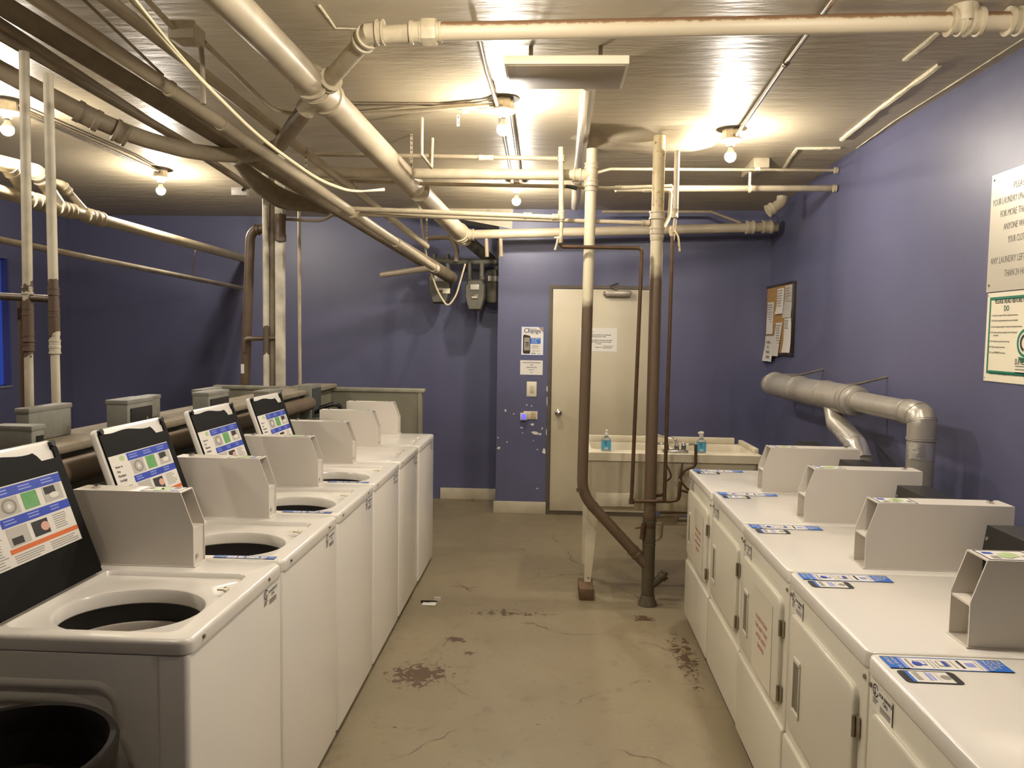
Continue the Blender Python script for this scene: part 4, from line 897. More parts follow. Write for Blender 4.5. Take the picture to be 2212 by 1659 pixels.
# branch up to the pipe that crosses the top of the room
YT = 3.08
h0, h1 = P(845, 70, YT), P(2212, 46, YT+.02); eW = gW+dn*.1
t = thing('drain_pipe', 'cream pipe crossing just under ceiling to the right wall, rusty on top', 'pipe', h0)
elb = P(800, 72, YT)
def rust_top():
    m, nt, bs = new_mat('cream paint with rust along the top')
    geo = N(nt, 'ShaderNodeNewGeometry'); sx = N(nt, 'ShaderNodeSeparateXYZ'); nt.links.new(geo.outputs['Normal'], sx.inputs[0])
    no = N(nt, 'ShaderNodeTexNoise', Scale=22.0, Detail=6, Roughness=.7); nt.links.new(geo.outputs['Position'], no.inputs['Vector'])
    ad = N(nt, 'ShaderNodeMath', operation='MULTIPLY_ADD'); nt.links.new(no.outputs['Fac'], ad.inputs[0]); ad.inputs[1].default_value = .9; nt.links.new(sx.outputs['Z'], ad.inputs[2])
    rp = N(nt, 'ShaderNodeValToRGB'); rp.color_ramp.elements[0].position = .62; rp.color_ramp.elements[1].position = .86; rp.color_ramp.elements[0].color = lin((184, 170, 143)); rp.color_ramp.elements[1].color = lin((124, 94, 66))
    nt.links.new(ad.outputs[0], rp.inputs['Fac']); nt.links.new(rp.outputs['Color'], bs.inputs['Base Color']); bs.inputs['Roughness'].default_value = .5
    return m
b = B(); b.tube([P(935, 69, YT), P(1500, 58, YT), P(2080, 47, YT+.02), h1+Vector((.12, 0, 0))], .0355, 20); b.build('long_run', rust_top(), t)
b = B(); b.tube(arc([eW, elb+(eW-elb).normalized()*.02, P(935, 69, YT)], .06, 5), .0355, 20); b.build('branch_run', CREAM2, t)
b = B(); b.hub(elb+(eW-elb).normalized()*.05, eW-elb, .041, .05, .008); b.hub(P(822, 70, YT), (1, 0, 0), .041, .03, .008); b.tube([elb+(eW-elb).normalized()*.06, elb, P(830, 70, YT)], .0385, 18); b.build('elbow', CREAM2, t); b = B(); b.hub(P(900, 70, YT), (1, 0, 0), .039, .05, .006)
b.lathe([(.052, -.028), (.054, -.02), (.054, .02), (.052, .028)], P(928, 69, YT), 8, axis=(1, 0, 0), smooth=False); b.hub(P(946, 69, YT), (1, 0, 0), .037, .03, .004); b.build('union', CREAM2, t)
b = B()
for px in (2063, 2103): b.hub(P(px, 47, YT+.02), (1, 0, .0), .042, .05, .012)
b.lathe([(.05, -.03), (.052, 0), (.04, .04)], P(2083, 20, YT+.02), 16); b.tube([P(2083, 47, YT), P(2083, 12, YT)], .036, 16); b.build('tee_fitting', CREAM2, t); b = B(); b.hub(P(2190, 46, YT+.02), (1, 0, 0), .042, .05, .012); b.build('end_hub', CREAM2, t)
# lower left branch sweeping away to the left
L7 = [P(-160, 60, 3.0), P(0, 152, 3.2), P(262, 287, 3.5), P(420, 330, 3.9), P(540, 337, 4.16), P(602, 317, 4.14), gW+dl*.12]
piped('drain_pipe', 'dull drain branch sweeping from left edge up into the big main', L7, .0395, CREAMD, [(P(190, 251, 3.42), L7[2]-L7[1], .044, .10), (P(262, 287, 3.5), L7[2]-L7[1], .047, .06), (P(508, 337, 4.10), L7[4]-L7[3], .043, .03)], rad=.25, n=20)
# the long pipe nearest the camera on the left
q0, q1 = P(100, 10, 2.75), P(938, 579, 6.3); qd = (q1-q0).normalized()
qp = lambda px, py: q0+qd*((P(px, py, 1)-Vector((0, 0, HC))).cross(q0-Vector((0, 0, HC))).length/max(1e-6, (P(px, py, 1)-Vector((0, 0, HC))).cross(qd).length))
piped('water_main', 'straight cream pipe passing below the others, ending in an elbow', [q0-qd*1.6, q1], .030, CREAM, [(q0+qd*(q1-q0).length*f, qd, .0315, .012) for f in (.17, .265, .62, .80)]+[(q1, qd, .034, .06)], hubmat=CREAM2)
pipe('water_pipe', 'short cream pipe end pointing left beside the gas meters', 'pipe', [q1+Vector((-.02, .0, .0)), P(824, 594, 6.55)], .024, CREAM)
# second long pipe
r0, r1 = P(240, 5, 2.8), P(922, 532, 6.6); rd = (r1-r0).normalized()
piped('water_main', 'cream pipe running between the big main and the lower straight pipe', [r0-rd*1.6, r1], .025, CREAM, [(r0+rd*(r1-r0).length*f, rd, .027, .014) for f in (.35, .57, .77)], hubmat=CREAM2)
# insulated gas main, dull old pipes
i0, i1 = P(105, 72, 3.0), P(975, 600, 7.3); idr = (i1-i0).normalized()
t = thing('gas_main', 'dark wrapped gas main under the ceiling, sagging lagging near the post', 'pipe', i0)
b = B(); b.tube([i0-idr*1.5, i0, i1], [.040, .040, .060], 18); b.build('wrapped_run', DARKWRAP, t)
b = B(); sag = [P(505, 338, 4.55), P(545, 385, 4.7), P(600, 428, 4.9), P(650, 440, 5.1), P(705, 452, 5.4)]; b.tube(arc(sag, .2, 4), [.035+.03*math.sin(math.pi*j/(len(arc(sag, .2, 4))-1)) for j in range(len(arc(sag, .2, 4)))], 12); b.build('loose_lagging', DARKWRAP, t)
for j, (pa, pb, ya, yb, r, lab) in enumerate(((( -60, 12), (536, 402), 2.75, 5.2, .022, 'dull pipe beside the dark wrapped gas main, third from left'), ((-60, 40), (410, 314), 2.78, 4.35, .023, 'dull pipe at far left, vanishing behind the sweeping branch'))):
    pipe('old_pipe', lab, 'pipe', [P(*pa, ya), P(*pb, yb)], r, CREAMD)
# cross pipes towards the stacks
piped('water_pipe', 'highest thin cream cross pipe meeting the valve riser', [P(655, 332, 4.78), P(1205, 343, YW)], .0135, CREAMD, [(P(1050, 341, 4.76), (1, 0, 0), .016, .09)], hubmat=CREAM2)
piped('drain_pipe', 'thick cream cross pipe running into the tee of the drain', [P(672, 373, 5.0), P(1252, 378, YS)], .033, CREAM2, [(P(1246, 378, YS), (1, 0, 0), .036, .05)])
piped('water_pipe', 'slim cream cross pipe passing behind the door drain pipe', [P(655, 386, 5.15), P(900, 397, 5.12), P(1230, 403, 5.05), P(1310, 407, 5.0), P(1452, 402, 5.0)], .0125, CREAM2, [])
b = B(); vv = P(1232, 403, 5.03); b.cyl(P(1222, 402, 5.03), P(1246, 407, 5.03), .010, .013, 12); tag(b.build('valve_handle', plain('dark green valve handle', (52, 60, 52), .5)), 'dark green handle on the slim cross pipe', 'handle')
piped('water_pipe', 'cream cross pipe ending capped at the right wall', [P(1330, 408, 5.15), PX(1806, 407, XR+.02)], .022, CREAM, [(P(1620, 408, 5.3), (1, 0, 0), .023, .01), (PX(1803, 407, XR-.02), (1, 0, 0), .023, .02)], hubmat=CREAM2)
piped('conduit', 'thin straight conduit meeting the right wall above the capped pipe', [P(1292, 372, 5.05), P(1318, 365, 5.1), PX(1812, 368, XR+.02)], .0095, CREAM2, [(P(1636, 365, 5.3), (1, 0, 0), .012, .03), (PX(1806, 368, XR-.015), (1, 0, 0), .02, .02)])
piped('water_pipe', 'upper of two parallel cream pipes crossing below the bulbs', [P(735, 450, 4.95), P(1212, 470, YW)], .0155, CREAM2, [(P(1140, 466, 4.8), (1, 0, 0), .018, .05), (P(1200, 469, YW), (1, 0, 0), .018, .04)])
piped('water_pipe', 'lower of two parallel cream pipes, reaching the thick stack', [P(735, 462, 5.0), P(1405, 482, YS)], .0135, CREAM, [(P(1395, 482, YS), (1, 0, 0), .017, .05)])
pipe('water_pipe', 'bent cream pipe hooking down behind the thick stack', 'pipe', [P(1390, 412, 4.92), P(1450, 412, 4.92), P(1446, 470, 4.9), P(1434, 492, 4.87)], .012, CREAM2, None, .03)
piped('drain_pipe', 'long cream drain crossing to the right wall from the big main', [P(1012, 507, 6.95), P(1680, 490, 6.9)], .041, CREAM, [(P(1018, 507, 6.95), (1, 0, 0), .047, .05), (P(1620, 491, 6.9), (1, 0, 0), .052, .07), (P(1657, 490, 6.9), (1, 0, 0), .052, .09)], hubmat=CREAM2)
pipe('conduit', 'thin bent conduit low on the far ceiling beside right wall', 'conduit', [P(1300, 457, 6.9), P(1535, 457, 6.9), P(1600, 481, 6.9)], .012, CREAMD)
piped('vent_stub', 'stubby elbow fitting where the ceiling meets right wall', [P(1690, 424, 6.35), P(1688, 438, 6.35), P(1660, 456, 6.35)], .042, CREAM2, [(P(1664, 453, 6.35), P(1660, 456, 6.35)-P(1680, 444, 6.35), .046, .05)], rad=.05)
# pipe running along the ceiling behind the light box
z_ = lambda px, py, h=.05: PZ(px, py, ZC-h)
piped('vent_pipe', 'glossy vent pipe running along the ceiling towards the far wall', [z_(1272, 180), PZ(1252, 350, ZC-.05), PZ(1247, 385, 2.885), PZ(1243, 446, 2.825)], .038, plain('glossy pale pipe', (190, 180, 158), .18, .3), [(PZ(1247, 385, 2.885), (0, 1, -.03), .04, .05)])
# hangers
def strap(px, py0, py1, y, lab, w=.016):
    a, c = P(px, py0, y), P(px, py1, y); b = B(); b.box(a.x-w/2, a.x+w/2, y-.002, y, c.z, a.z)
    k = int((a.z-c.z)/.03)
    for i in range(k):
        A = Art(b, (a.x, y-.002, c.z+.02+i*.03), (1, 0, 0), (0, 0, 1), .0006); A.disc(0, 0, .0045, 1, 1, None, 10)
    tag(b.build('hanger_strap', [CREAM2, INK]), lab, 'strap', 'perforated pipe hanger straps')
strap(889, 290, 372, 5.0, 'perforated strap holding the big main below centre ceiling')
strap(990, 248, 273, 4.4, 'short perforated strap hanging left of the centre bulb')
strap(1620, 372, 400, 5.3, 'perforated strap holding the capped pipe near the right wall')
strap(922, 470, 530, 6.6, 'perforated strap hanging over the gas meters')
strap(661, 320, 372, 4.3, 'dark perforated strap beside the long middle pipe')
pipe('hook_pipe', 'small cream pipe hanging in a V beneath the ceiling', 'pipe', [P(912, 254, 4.5), P(911, 334, 4.5), P(932, 362, 4.75), P(935, 298, 4.75)], .009, CREAM2)
# conduits and cables
def conduit(lab, pts, r=.0105, mat=STEEL, hubs=()): return piped('conduit', lab, pts, r, mat, [(p, d, r*1.25, .03) for p, d in hubs], None, None, 12, None, 'conduit', 'connector')
zz = ZC-.02
fx = {}
fx['A'] = Vector((-.272, 4.25, ZC)); fx['B'] = Vector((1.09, 4.86, ZC)); fx['C'] = Vector((-.285, 6.25, zc(6.25))); fx['D'] = Vector((-3.07, 5.98, zc(5.98))); fx['E'] = Vector((-3.08, 4.28, ZC))
conduit('shiny conduit reaching the centre bulb from the pipe above', [PZ(1030, 60, zz), PZ(1050, 150, zz), Vector((fx['A'].x-.03, fx['A'].y-.06, ZC-.05))], .011, STEEL, [(PZ(1064, 190, zz), (0, 1, 0))])
conduit('long conduit along the ceiling to the bulb nearest the right wall', [PZ(1830, -40, zz), PZ(1697, 137, zz), Vector((fx['B'].x+.02, fx['B'].y-.05, ZC-.05))], .0115, STEEL, [(PZ(1697, 137, zz), (0, 1, 0)), (Vector((fx['B'].x+.03, fx['B'].y-.16, ZC-.04)), (0, 1, 0))])
for dx, lab in ((-.03, 'left conduit of the pair running back from the centre bulb'), (.035, 'right conduit of the pair running back from the centre bulb')):
    conduit(lab, [Vector((fx['A'].x+dx, fx['A'].y+.05, ZC-.03)), Vector((fx['C'].x+dx, fx['C'].y-.05, zc(6.2)-.03))], .011)
conduit('painted conduit reaching the centre bulb from the big main', [PZ(742, 250, zz), Vector((fx['A'].x-.05, fx['A'].y-.01, ZC-.035))], .011, CREAM2, [(PZ(1005, 240, zz), (1, 0, 0)), (PZ(1048, 238, zz), (1, 0, 0))])
for k, lab in ((0, 'nearer thin cable stapled along the ceiling to centre bulb'), (6, 'farther thin cable stapled along the ceiling to centre bulb')):
    pipe('cable', lab, 'cable', arc([PZ(748, 222+k, ZC-.006), PZ(990, 224+k*.6, ZC-.006), Vector((fx['A'].x-.05, fx['A'].y-.03-.02*k/6, ZC-.02))], .2), .005, CREAMD)
for dx, lab in ((-.012, 'left conduit of the pair along the ceiling to the left bulb'), (.028, 'right conduit of the pair along the ceiling to the left bulb')):
    conduit(lab, [Vector((fx['E'].x+dx, fx['E'].y+.05, ZC-.03)), Vector((fx['D'].x+dx*.6, fx['D'].y-.05, zc(5.9)-.03))], .010)
jb = P(404, 73, 2.95); t = thing('junction_box', 'small cream junction box between the pipes at top left', 'junction box', jb)
b = B(); b.box(jb.x-.045, jb.x+.045, jb.y-.03, jb.y+.06, jb.z-.03, jb.z+.03, .003); b.build('box_body', CREAM2, t)
b = B(); b.box(jb.x-.05, jb.x+.05, jb.y-.05, jb.y-.03, jb.z-.033, jb.z+.033, .002); b.build('cover', CREAM2, t)
pipe('conduit', 'cream conduit leaving the junction box towards the big main', 'conduit', [jb+Vector((.04, .06, -.01)), P(520, 170, 3.3), P(592, 240, 3.6), P(660, 249, 3.7)], .010, CREAM2, None, .08)
pipe('conduit', 'cream conduit entering the junction box from above the photo', 'conduit', [P(300, -20, 2.7), jb+Vector((-.03, -.02, .0))], .011, CREAM2)
pipe('conduit', 'short conduit dropping beside the junction box', 'conduit', [jb+Vector((.03, .05, -.02)), P(437, 132, 3.1), P(440, 225, 3.1)], .010, CREAMD, None, .03)
for j, lab in ((0, 'upper white cable draped over the long pipes'), (1, 'lower white cable draped over the long pipes')):
    pipe('cable', lab, 'cable', arc([P(262+j*14, -20, 2.3), P(400, 140+j*-4, 2.7), P(560, 300-j*3, 3.3), P(690, 392-j*3, 3.8), P(760, 416-j*2, 4.1), P(830, 408+j*3, 4.3)], .5), .0055, WIREW)
pipe('cable', 'cable loop hanging in front of the gas meters', 'cable', arc([P(885, 340, 5.4), P(905, 440, 6.2), P(922, 560, 6.9), P(945, 630, 7.0), P(967, 664, 7.0), P(985, 640, 7.0), P(1005, 570, 7.0)], .9, 6), .008, WIREW)
pipe('conduit', 'thin rod beside the second long pipe at the top left', 'conduit', [P(150, -30, 2.7), P(352, 162, 3.3)], .006, CREAMD)
pipe('conduit', 'thin cream conduit running down the alcove wall behind the post', 'conduit', [P(646, 440, 5.85), P(648, 832, 5.85)], .0125, CREAM2)
pipe('conduit', 'curved cream pipe from the post to the straight pipe', 'conduit', [P(605, 473, 5.6), P(700, 478, 5.6), P(735, 450, 5.6)], .011, CREAMD, None, .12)
# ------------------------------------------------------------------ left half: pipe chase behind the washers
CZ = 1.30; PLK = -1.90
t = thing('pipe_chase', 'grey knee wall with dusty plank top behind the washer row', 'knee wall', (-1.8, 3.9, 0))
b = B(); b.box(PLK+.03, -1.70, .8, 5.94, 0, CZ-.03); b.build('body', GREYWOOD, t)
b = B(); b.box(PLK, -1.655, .8, 5.94, CZ-.03, CZ, .006); b.build('plank_top', PLANK, t)
b = B()
for yy in (2.52, 3.2, 3.88, 4.55): b.box(-1.70, -1.665, yy-.05, yy+.05, 1.07, 1.17, .006)
b.build('outlet_box', GREYBOX, t)
pipe('water_main', 'fat brown pipe running under the plank top behind the washers', 'pipe', [Vector((-1.625, .9, 1.215)), Vector((-1.625, 5.15, 1.215))], .045, plain('rust brown main', (98, 83, 65), .6, var=.5, vscale=6, c2=(92, 74, 54)), n=18)
# partition at the end of the row
pa, pb = P(472, 832, 5.95), P(912, 834, 5.95)
t = thing('board_partition', 'grey board partition with pale cap closing the washer row', 'partition', ((pa.x+pb.x)/2, 5.97, 0))
b = B(); b.box(pa.x, pb.x, 5.95, 5.99, 0, pa.z-.03); b.build('panel', GREYWOOD, t)
b = B(); b.box(pa.x-.04, pb.x+.02, 5.935, 6.005, pa.z-.03, pa.z, .008); b.build('cap_rail', plain('pale cap rail', (150, 146, 126), .5, var=.4, vscale=9), t)
b = B(); b.box(pb.x-.03, pb.x, 5.935, 5.95, 0, pa.z-.03, .002); b.build('edge_stile', GREYWOOD, t)
def steel_box(lab, x0, x1, y0, y1, z0, z1, opening):
    t = thing('utility_box', lab, 'utility box', ((x0+x1)/2, (y0+y1)/2, z0), 'grey utility boxes on the knee wall')
    b = B(); b.box(x0, x1, y0, y1, z0, z1, .008); b.box(x0-.002, x1+.002, y0-.002, y1+.002, z1-.016, z1+.002, .003); b.build('case', GREYBOX, t)
    if opening:
        b = B(); b.box(x1-.001, x1+.004, y0+.02, y1-.012, z0+.01, z1-.032, 0, 0); b.cyl((x1+.003, y0+(y1-y0)*.7, z0+(z1-z0)*.35), (x1+.007, y0+(y1-y0)*.7, z0+(z1-z0)*.35), .007, n=10, m=1); b.build('dark_front', [BLACK, CHROME], t)
for lab, n0, n1, n2, top, X, op in (('grey utility box with black front directly behind the nearest washer', -20, 68, 97, 922, -1.62, True), ('grey utility box with black front behind the second lid', 228, 275, 330, 866, -1.62, True), ('grey utility box with black front behind the third lid', 415, 450, 495, 849, -1.62, True), ('grey utility box with black front below the white post', 547, 581, 610, 846, -1.62, True),
        ('rear grey utility box behind the pair of left standing pipes', 32, 62, 155, 884, -1.80, False), ('rear grey utility box against the blue wall, second from left', 258, 287, 347, 862, -1.80, False), ('rear grey utility box left of the brown riser', 414, 437, 480, 843, -1.80, False)):
    ya, yb = (X)/((ray(n1, top).x)/(ray(n1, top).y)), X/((ray(n2, top).x)/(ray(n2, top).y))
    zt_ = P(n1, top, ya).z; x0 = P(n0, top, ya).x
    steel_box(lab, max(x0, X-.16), X, ya, yb, CZ+.0005, zt_, op)
ya, yb = -1.63/(ray(671, 832).x/ray(671, 832).y), -1.63/(ray(694, 832).x/ray(694, 832).y)
t = thing('utility_box', 'tall grey utility box with open side and dark hoses', 'utility box', (-1.67, ya, 0), 'grey utility boxes on the knee wall')
b = B(); b.box(-1.72, -1.63, ya, yb, 1.09, 1.335, .006); b.build('case', GREYBOX, t)
b = B(); b.box(-1.631, -1.625, ya+.03, yb-.02, 1.11, 1.31); b.build('dark_front', plain('dark slate', (58, 62, 62), .6), t)
for dy in (.05, .17):
    b = B(); b.cyl((-1.675, ya+dy, 0), (-1.675, ya+dy, 1.09), .018, n=12); b.build('support_leg', GREYBOX, t)
pipe('hose', 'dark looped hose between the tall utility box and partition', 'hose', arc([Vector((-1.625, yb-.05, 1.16)), Vector((-1.54, yb-.02, 1.19)), Vector((-1.50, yb+.05, 1.17)), Vector((-1.49, yb+.05, 1.02))], .08), .016, BLACK)
pipe('hose', 'second dark hose sagging from the tall utility box', 'hose', arc([Vector((-1.625, ya+.08, 1.14)), Vector((-1.56, ya+.08, 1.17)), Vector((-1.51, ya+.1, 1.08)), Vector((-1.5, ya+.1, .98))], .08), .014, BLACK)
# post cluster
Y5 = 5.55; pz = lambda: 0
def upright(name, lab, x0, x1, y, mat, square=False, top=None, bot=CZ, cat='pipe'):
    a, c = P(x0, 640, y), P(x1, 640, y); w = (c.x-a.x); ztop = top or zc(y)
    b = B()
    if square: b.box(a.x, c.x, y-w/2, y+w/2, bot, ztop, .004)
    else: b.cyl(((a.x+c.x)/2, y, bot), ((a.x+c.x)/2, y, ztop), w/2, n=18)
    return tag(b.build(name, mat), lab, cat)
def peel(name, zlist, cbase, cpeel, soft=.03):
    """paint peeled down to brown inside height bands (z0, z1)"""
    m, nt, bs = new_mat(name); geo = N(nt, 'ShaderNodeNewGeometry'); sx = N(nt, 'ShaderNodeSeparateXYZ'); nt.links.new(geo.outputs['Position'], sx.inputs[0])
    no = N(nt, 'ShaderNodeTexNoise', Scale=14.0, Detail=5); nt.links.new(geo.outputs['Position'], no.inputs['Vector'])
    n2 = N(nt, 'ShaderNodeTexNoise', Scale=9.0, Detail=6); nt.links.new(geo.outputs['Position'], n2.inputs['Vector'])
    rp = N(nt, 'ShaderNodeValToRGB'); rp.color_ramp.elements[0].position = .4; rp.color_ramp.elements[1].position = .75; rp.color_ramp.elements[0].color = lin(cbase); rp.color_ramp.elements[1].color = lin(tuple(int(v*.8) for v in cbase)); nt.links.new(n2.outputs['Fac'], rp.inputs['Fac'])
    col = rp.outputs['Color']
    for (z0, z1) in zlist:
        ad = N(nt, 'ShaderNodeMath', operation='MULTIPLY_ADD'); nt.links.new(no.outputs['Fac'], ad.inputs[0]); ad.inputs[1].default_value = .22; nt.links.new(sx.outputs['Z'], ad.inputs[2])
        g = N(nt, 'ShaderNodeMath', operation='GREATER_THAN'); nt.links.new(ad.outputs[0], g.inputs[0]); g.inputs[1].default_value = z0+.11
        l = N(nt, 'ShaderNodeMath', operation='LESS_THAN'); nt.links.new(ad.outputs[0], l.inputs[0]); l.inputs[1].default_value = z1+.11
        mu = N(nt, 'ShaderNodeMath', operation='MULTIPLY'); nt.links.new(g.outputs[0], mu.inputs[0]); nt.links.new(l.outputs[0], mu.inputs[1])
        mx = N(nt, 'ShaderNodeMix', data_type='RGBA'); nt.links.new(mu.outputs[0], mx.inputs[0]); nt.links.new(col, mx.inputs[6]); mx.inputs[7].default_value = lin(cpeel); col = mx.outputs[2]
    nt.links.new(col, bs.inputs['Base Color']); bs.inputs['Roughness'].default_value = .55; return m
zp = lambda py, y=Y5: P(590, py, y).z
upright('standpipe', 'left white pipe of the post cluster, paint peeled midway', 568, 581, Y5-.02, peel('peeled post pipe', [(zp(765), zp(705))], (206, 198, 176), (88, 76, 60)), cat='pipe')
upright('standpipe', 'stained grey pipe in the middle of the post cluster', 580, 597, Y5+.03, plain('stained grey pipe', (158, 148, 130), .6, var=.7, vscale=6, c2=(112, 100, 82)), cat='pipe')
upright('wooden_post', 'right white square post of the cluster behind the washers', 597, 614, Y5, peel('peeled post', [(zp(520), zp(470))], (212, 204, 184), (100, 84, 64)), True, cat='post')
ybr = 5.60
t = thing('riser_pipe', 'thick brown riser pipe elbowing into the post cluster', 'pipe', P(533, 870, ybr))
b = B(); bb = P(530, 872, ybr); bb.z = CZ; b.tube(arc([bb, P(541, 494, ybr), P(600, 494, ybr)], .13, 6), .034, 20); b.build('riser', BROWN, t)
b = B(); v = P(606, 492, ybr); b.hub(P(606, 492, Y5-.05), (0, 0, 1), .034, .19, .006, 20); b.build('tee_fitting', BROWN, t); b = B(); b.hub(P(556, 496, ybr), (1, 0, 0), .036, .03, .004); b.build('no_hub_band', BROWN, t)
b = B(); w0 = P(524, 800, ybr-.035); b.box(w0.x-.012, w0.x+.012, ybr-.0365, ybr-.034, P(524, 806, ybr).z, P(524, 786, ybr).z); b.build('paper_tag', PAPER, t)
pipe('cross_pipe', 'short brown cross pipe tying the riser to the post cluster', 'pipe', arc([P(527, 760, ybr-.06), P(527, 732, ybr-.06), P(598, 730, ybr-.06)], .04), .016, BROWN)
# two standing pipes at the far left
YL = 2.97
zl = lambda py: P(90, py, YL).z
for (x0, y0_, x1, y1_, bands, lab, hubs) in ((52, 112, 64, 912, [(zl(762), zl(630))], 'left one of two white standing pipes with a peeled brown middle', (622, 668, 726, 746)), (104, 160, 123, 936, [(zl(725), zl(610))], 'right one of two white standing pipes with a peeled brown middle', (624, 672, 738, 752))):
    pt, pb_ = P(x0, y0_, YL), P(x1, y1_, YL); pb_.z = max(pb_.z, CZ); dd = (pb_-pt).normalized()
    if pb_.x < PLK: pb_ = pt+dd*((pt.z-.0)/-dd.z); y1_ = y0_+(y1_-y0_)*(pt.z/(pt.z-P(x1, y1_, YL).z))
    t = thing('standpipe', lab, 'pipe', pb_, 'white standing pipes at the left')
    mat = peel('peeling paint '+lab[:5], bands, (200, 190, 166), (92, 74, 56))
    b = B(); at = lambda py: pt+(pb_-pt)*((py-y0_)/(y1_-y0_)); b.tube([pt, at(735)], .0185, 16); b.tube([at(735), pb_], .0165, 16); b.build('pipe_run', mat, t)
    b = B()
    for py in hubs: b.hub(at(py), (0, 0, 1), .0195, .03, .0025, 16)
    b.cyl(at(640), at(720), .0205, n=16); b.build('coupling', mat, t)
pipe('cross_pipe', 'brown cross pipe joining the two left standing pipes', 'pipe', [P(-60, 637, YL+.0), P(112, 646, YL)], .0145, BROWN)
b3_ = P(56, 930, YL+.07); b3_ = P(47, 648, YL+.07)+(b3_-P(47, 648, YL+.07))*(P(47, 648, YL+.07).z/(P(47, 648, YL+.07).z-b3_.z))
pipe('riser_pipe', 'brown pipe standing close behind the left standing pipe', 'pipe', [P(47, 648, YL+.07), b3_], .017, BROWN)
# drains along the left wall
w0, w1 = P(-120, 381, 4.0), P(532, 560, YA+.02); wd = (w1-w0).normalized()
WP_ = lambda f: w0+(w1-w0)*f
fpx = lambda px: next(f/400 for f in range(401) if (lambda c: CX-F*c.x/c.z)(RM.transposed() @ (WP_(f/400)-Vector((0, 0, HC)))) >= px)
t = thing('wall_drain', 'white drain with wye fittings sloping along the far left wall', 'pipe', w0)
b = B(); b.tube([w0-wd*2.5, w1], .040, 18); b.build('main_run', CREAM2, t)
for hx in (70, 92, 128, 150, 190, 212):
    f = fpx(hx); b = B(); b.hub(WP_(f), wd, .046, .07, .008, 20); b.build('hub', CREAM2, t)
for (ax, ay, ex, r) in ((18, 358, 62, .036), (80, 372, 130, .042), (134, 400, 192, .027)):
    e = WP_(fpx(ex)); s = P(ax, ay, e.y-.25); b = B(); b.tube([s-(e-s).normalized()*.0, e], r, 16); b.tube(arc([s+(e-s)*.1, s, s+Vector((-.22, -.05, .05))], .08, 4), r*1.18, 16); b.hub(s+(e-s)*.12, e-s, r*1.15, .05, .006); b.build('inlet_branch', CREAM2, t)
pipe('water_pipe', 'thin pipe sloping along the left wall beneath the drain', 'pipe', [P(-60, 506, 4.3)+(P(-60, 506, 4.3)-P(530, 624, YA-.1))*.8, P(530, 624, YA-.1)], .021, plain('pale grey pipe', (176, 164, 142), .4, .2, var=.4, vscale=10))
pipe('hanger_wire', 'hanger wire between the two sloping left wall pipes', 'wire', [P(424, 528, 6.9), P(416, 585, 6.9), P(421, 602, 6.9)], .005, CREAMD)
# pale plate with cable high on the left
e0, e1 = P(499, 404, 5.3), P(533, 422, 5.3)
t = thing('access_plate', 'small white plate under the ceiling beside the post cluster', 'plate', (e0.x, 5.3, e1.z)); B().box(e0.x, e1.x, 5.3, 5.34, e1.z, e0.z, .003).build('plate', WHITE2, t)
b = B(); b.tube(arc([P(524, 412, 5.29), P(526, 405, 5.28), P(545, 401, 5.3), P(570, 404, 5.5)], .03), .008, 8); b.build('cable', BLACK, t)
bx_ = P(1646, 338, 5.6); b = B(); b.box(bx_.x-.055, bx_.x+.055, 5.6, 5.95, zc(5.95)-.05, ZC, .005); tag(b.build('ceiling_block', CREAM2), 'small white box on the ceiling near the right wall bulb', 'box')

# ------------------------------------------------------------------ gas meters in the alcove corner
def meter(px, top, bot, w, y, lab, extra):
    c = P(px, bot, y); zt_ = P(px, top, y).z; hw = w/F*y/2; h = zt_-c.z
    t = thing('gas_meter', lab, 'gas meter', c, 'gas meters on the alcove wall')
    prof = [(-.62, 0), (.62, 0), (.86, .25), (1, .45), (1, .84), (.8, .9), (.72, 1), (-.72, 1), (-.8, .9), (-1, .84), (-1, .45), (-.86, .25)]
    b = B(); L = [[Vector((c.x+u*hw*k, y+d, c.z+h*(.5+(v-.5)*k))) for u, v in prof] for k, d in ((.9, -.09), (1, -.07), (1, .07), (.92, .085))]; b.loft(L, 0, False, True, (True, True)); b.build('body', METER, t)
    b = B(); b.box(c.x-hw*.45, c.x+hw*.45, y-.10, y-.088, c.z+h*.66, c.z+h*.84, .006); b.build('dial_window', plain('dial plate', (186, 180, 168), .3) if 'dial plate' not in MATS else MATS['dial plate'], t)
    b = B(); b.box(c.x-hw*.35, c.x+hw*.35, y-.096, y-.088, c.z+h*.36, c.z+h*.52, .003); b.box(c.x-hw*.3, c.x+hw*.3, y-.0975, y-.0955, c.z+h*.40, c.z+h*.45, 0, 1); b.build('index_plate', [plain('index plate', (96, 88, 72), .4, .3) if 'index plate' not in MATS else MATS['index plate'], PAPER2], t)
    for s in (-1, 1):
        b = B(); b.tube([(c.x+hw*.6*s, y, zt_-.02), (c.x+hw*.6*s, y, zt_+.16)], .022, 12); b.hub((c.x+hw*.6*s, y, zt_+.02), (0, 0, 1), .026, .03, .005); b.build('connection', METER, t)
    if extra:
        b = B(); b.box(c.x+hw*.3, c.x+hw*.95, y-.097, y-.088, c.z+h*.30, c.z+h*.45); b.build('paper_tag', SIGNW, t)
meter(952, 585, 656, 48, 7.45, 'left gas meter with a cream tag, under the straight pipe', True)
meter(1027, 605, 671, 42, 7.35, 'right gas meter, hanging lowest beside the door wall', False)
rg = P(1066, 654, 7.5); rt = P(1066, 584, 7.5)
t = thing('gas_regulator', 'grey green regulator canister in the corner beside the right meter', 'regulator', rg)
b = B(); b.lathe([(.06, 0), (.075, .02), (.078, rt.z-rg.z-.03), (.06, rt.z-rg.z), (.02, rt.z-rg.z+.01)], rg, 18); b.build('canister', METER, t)
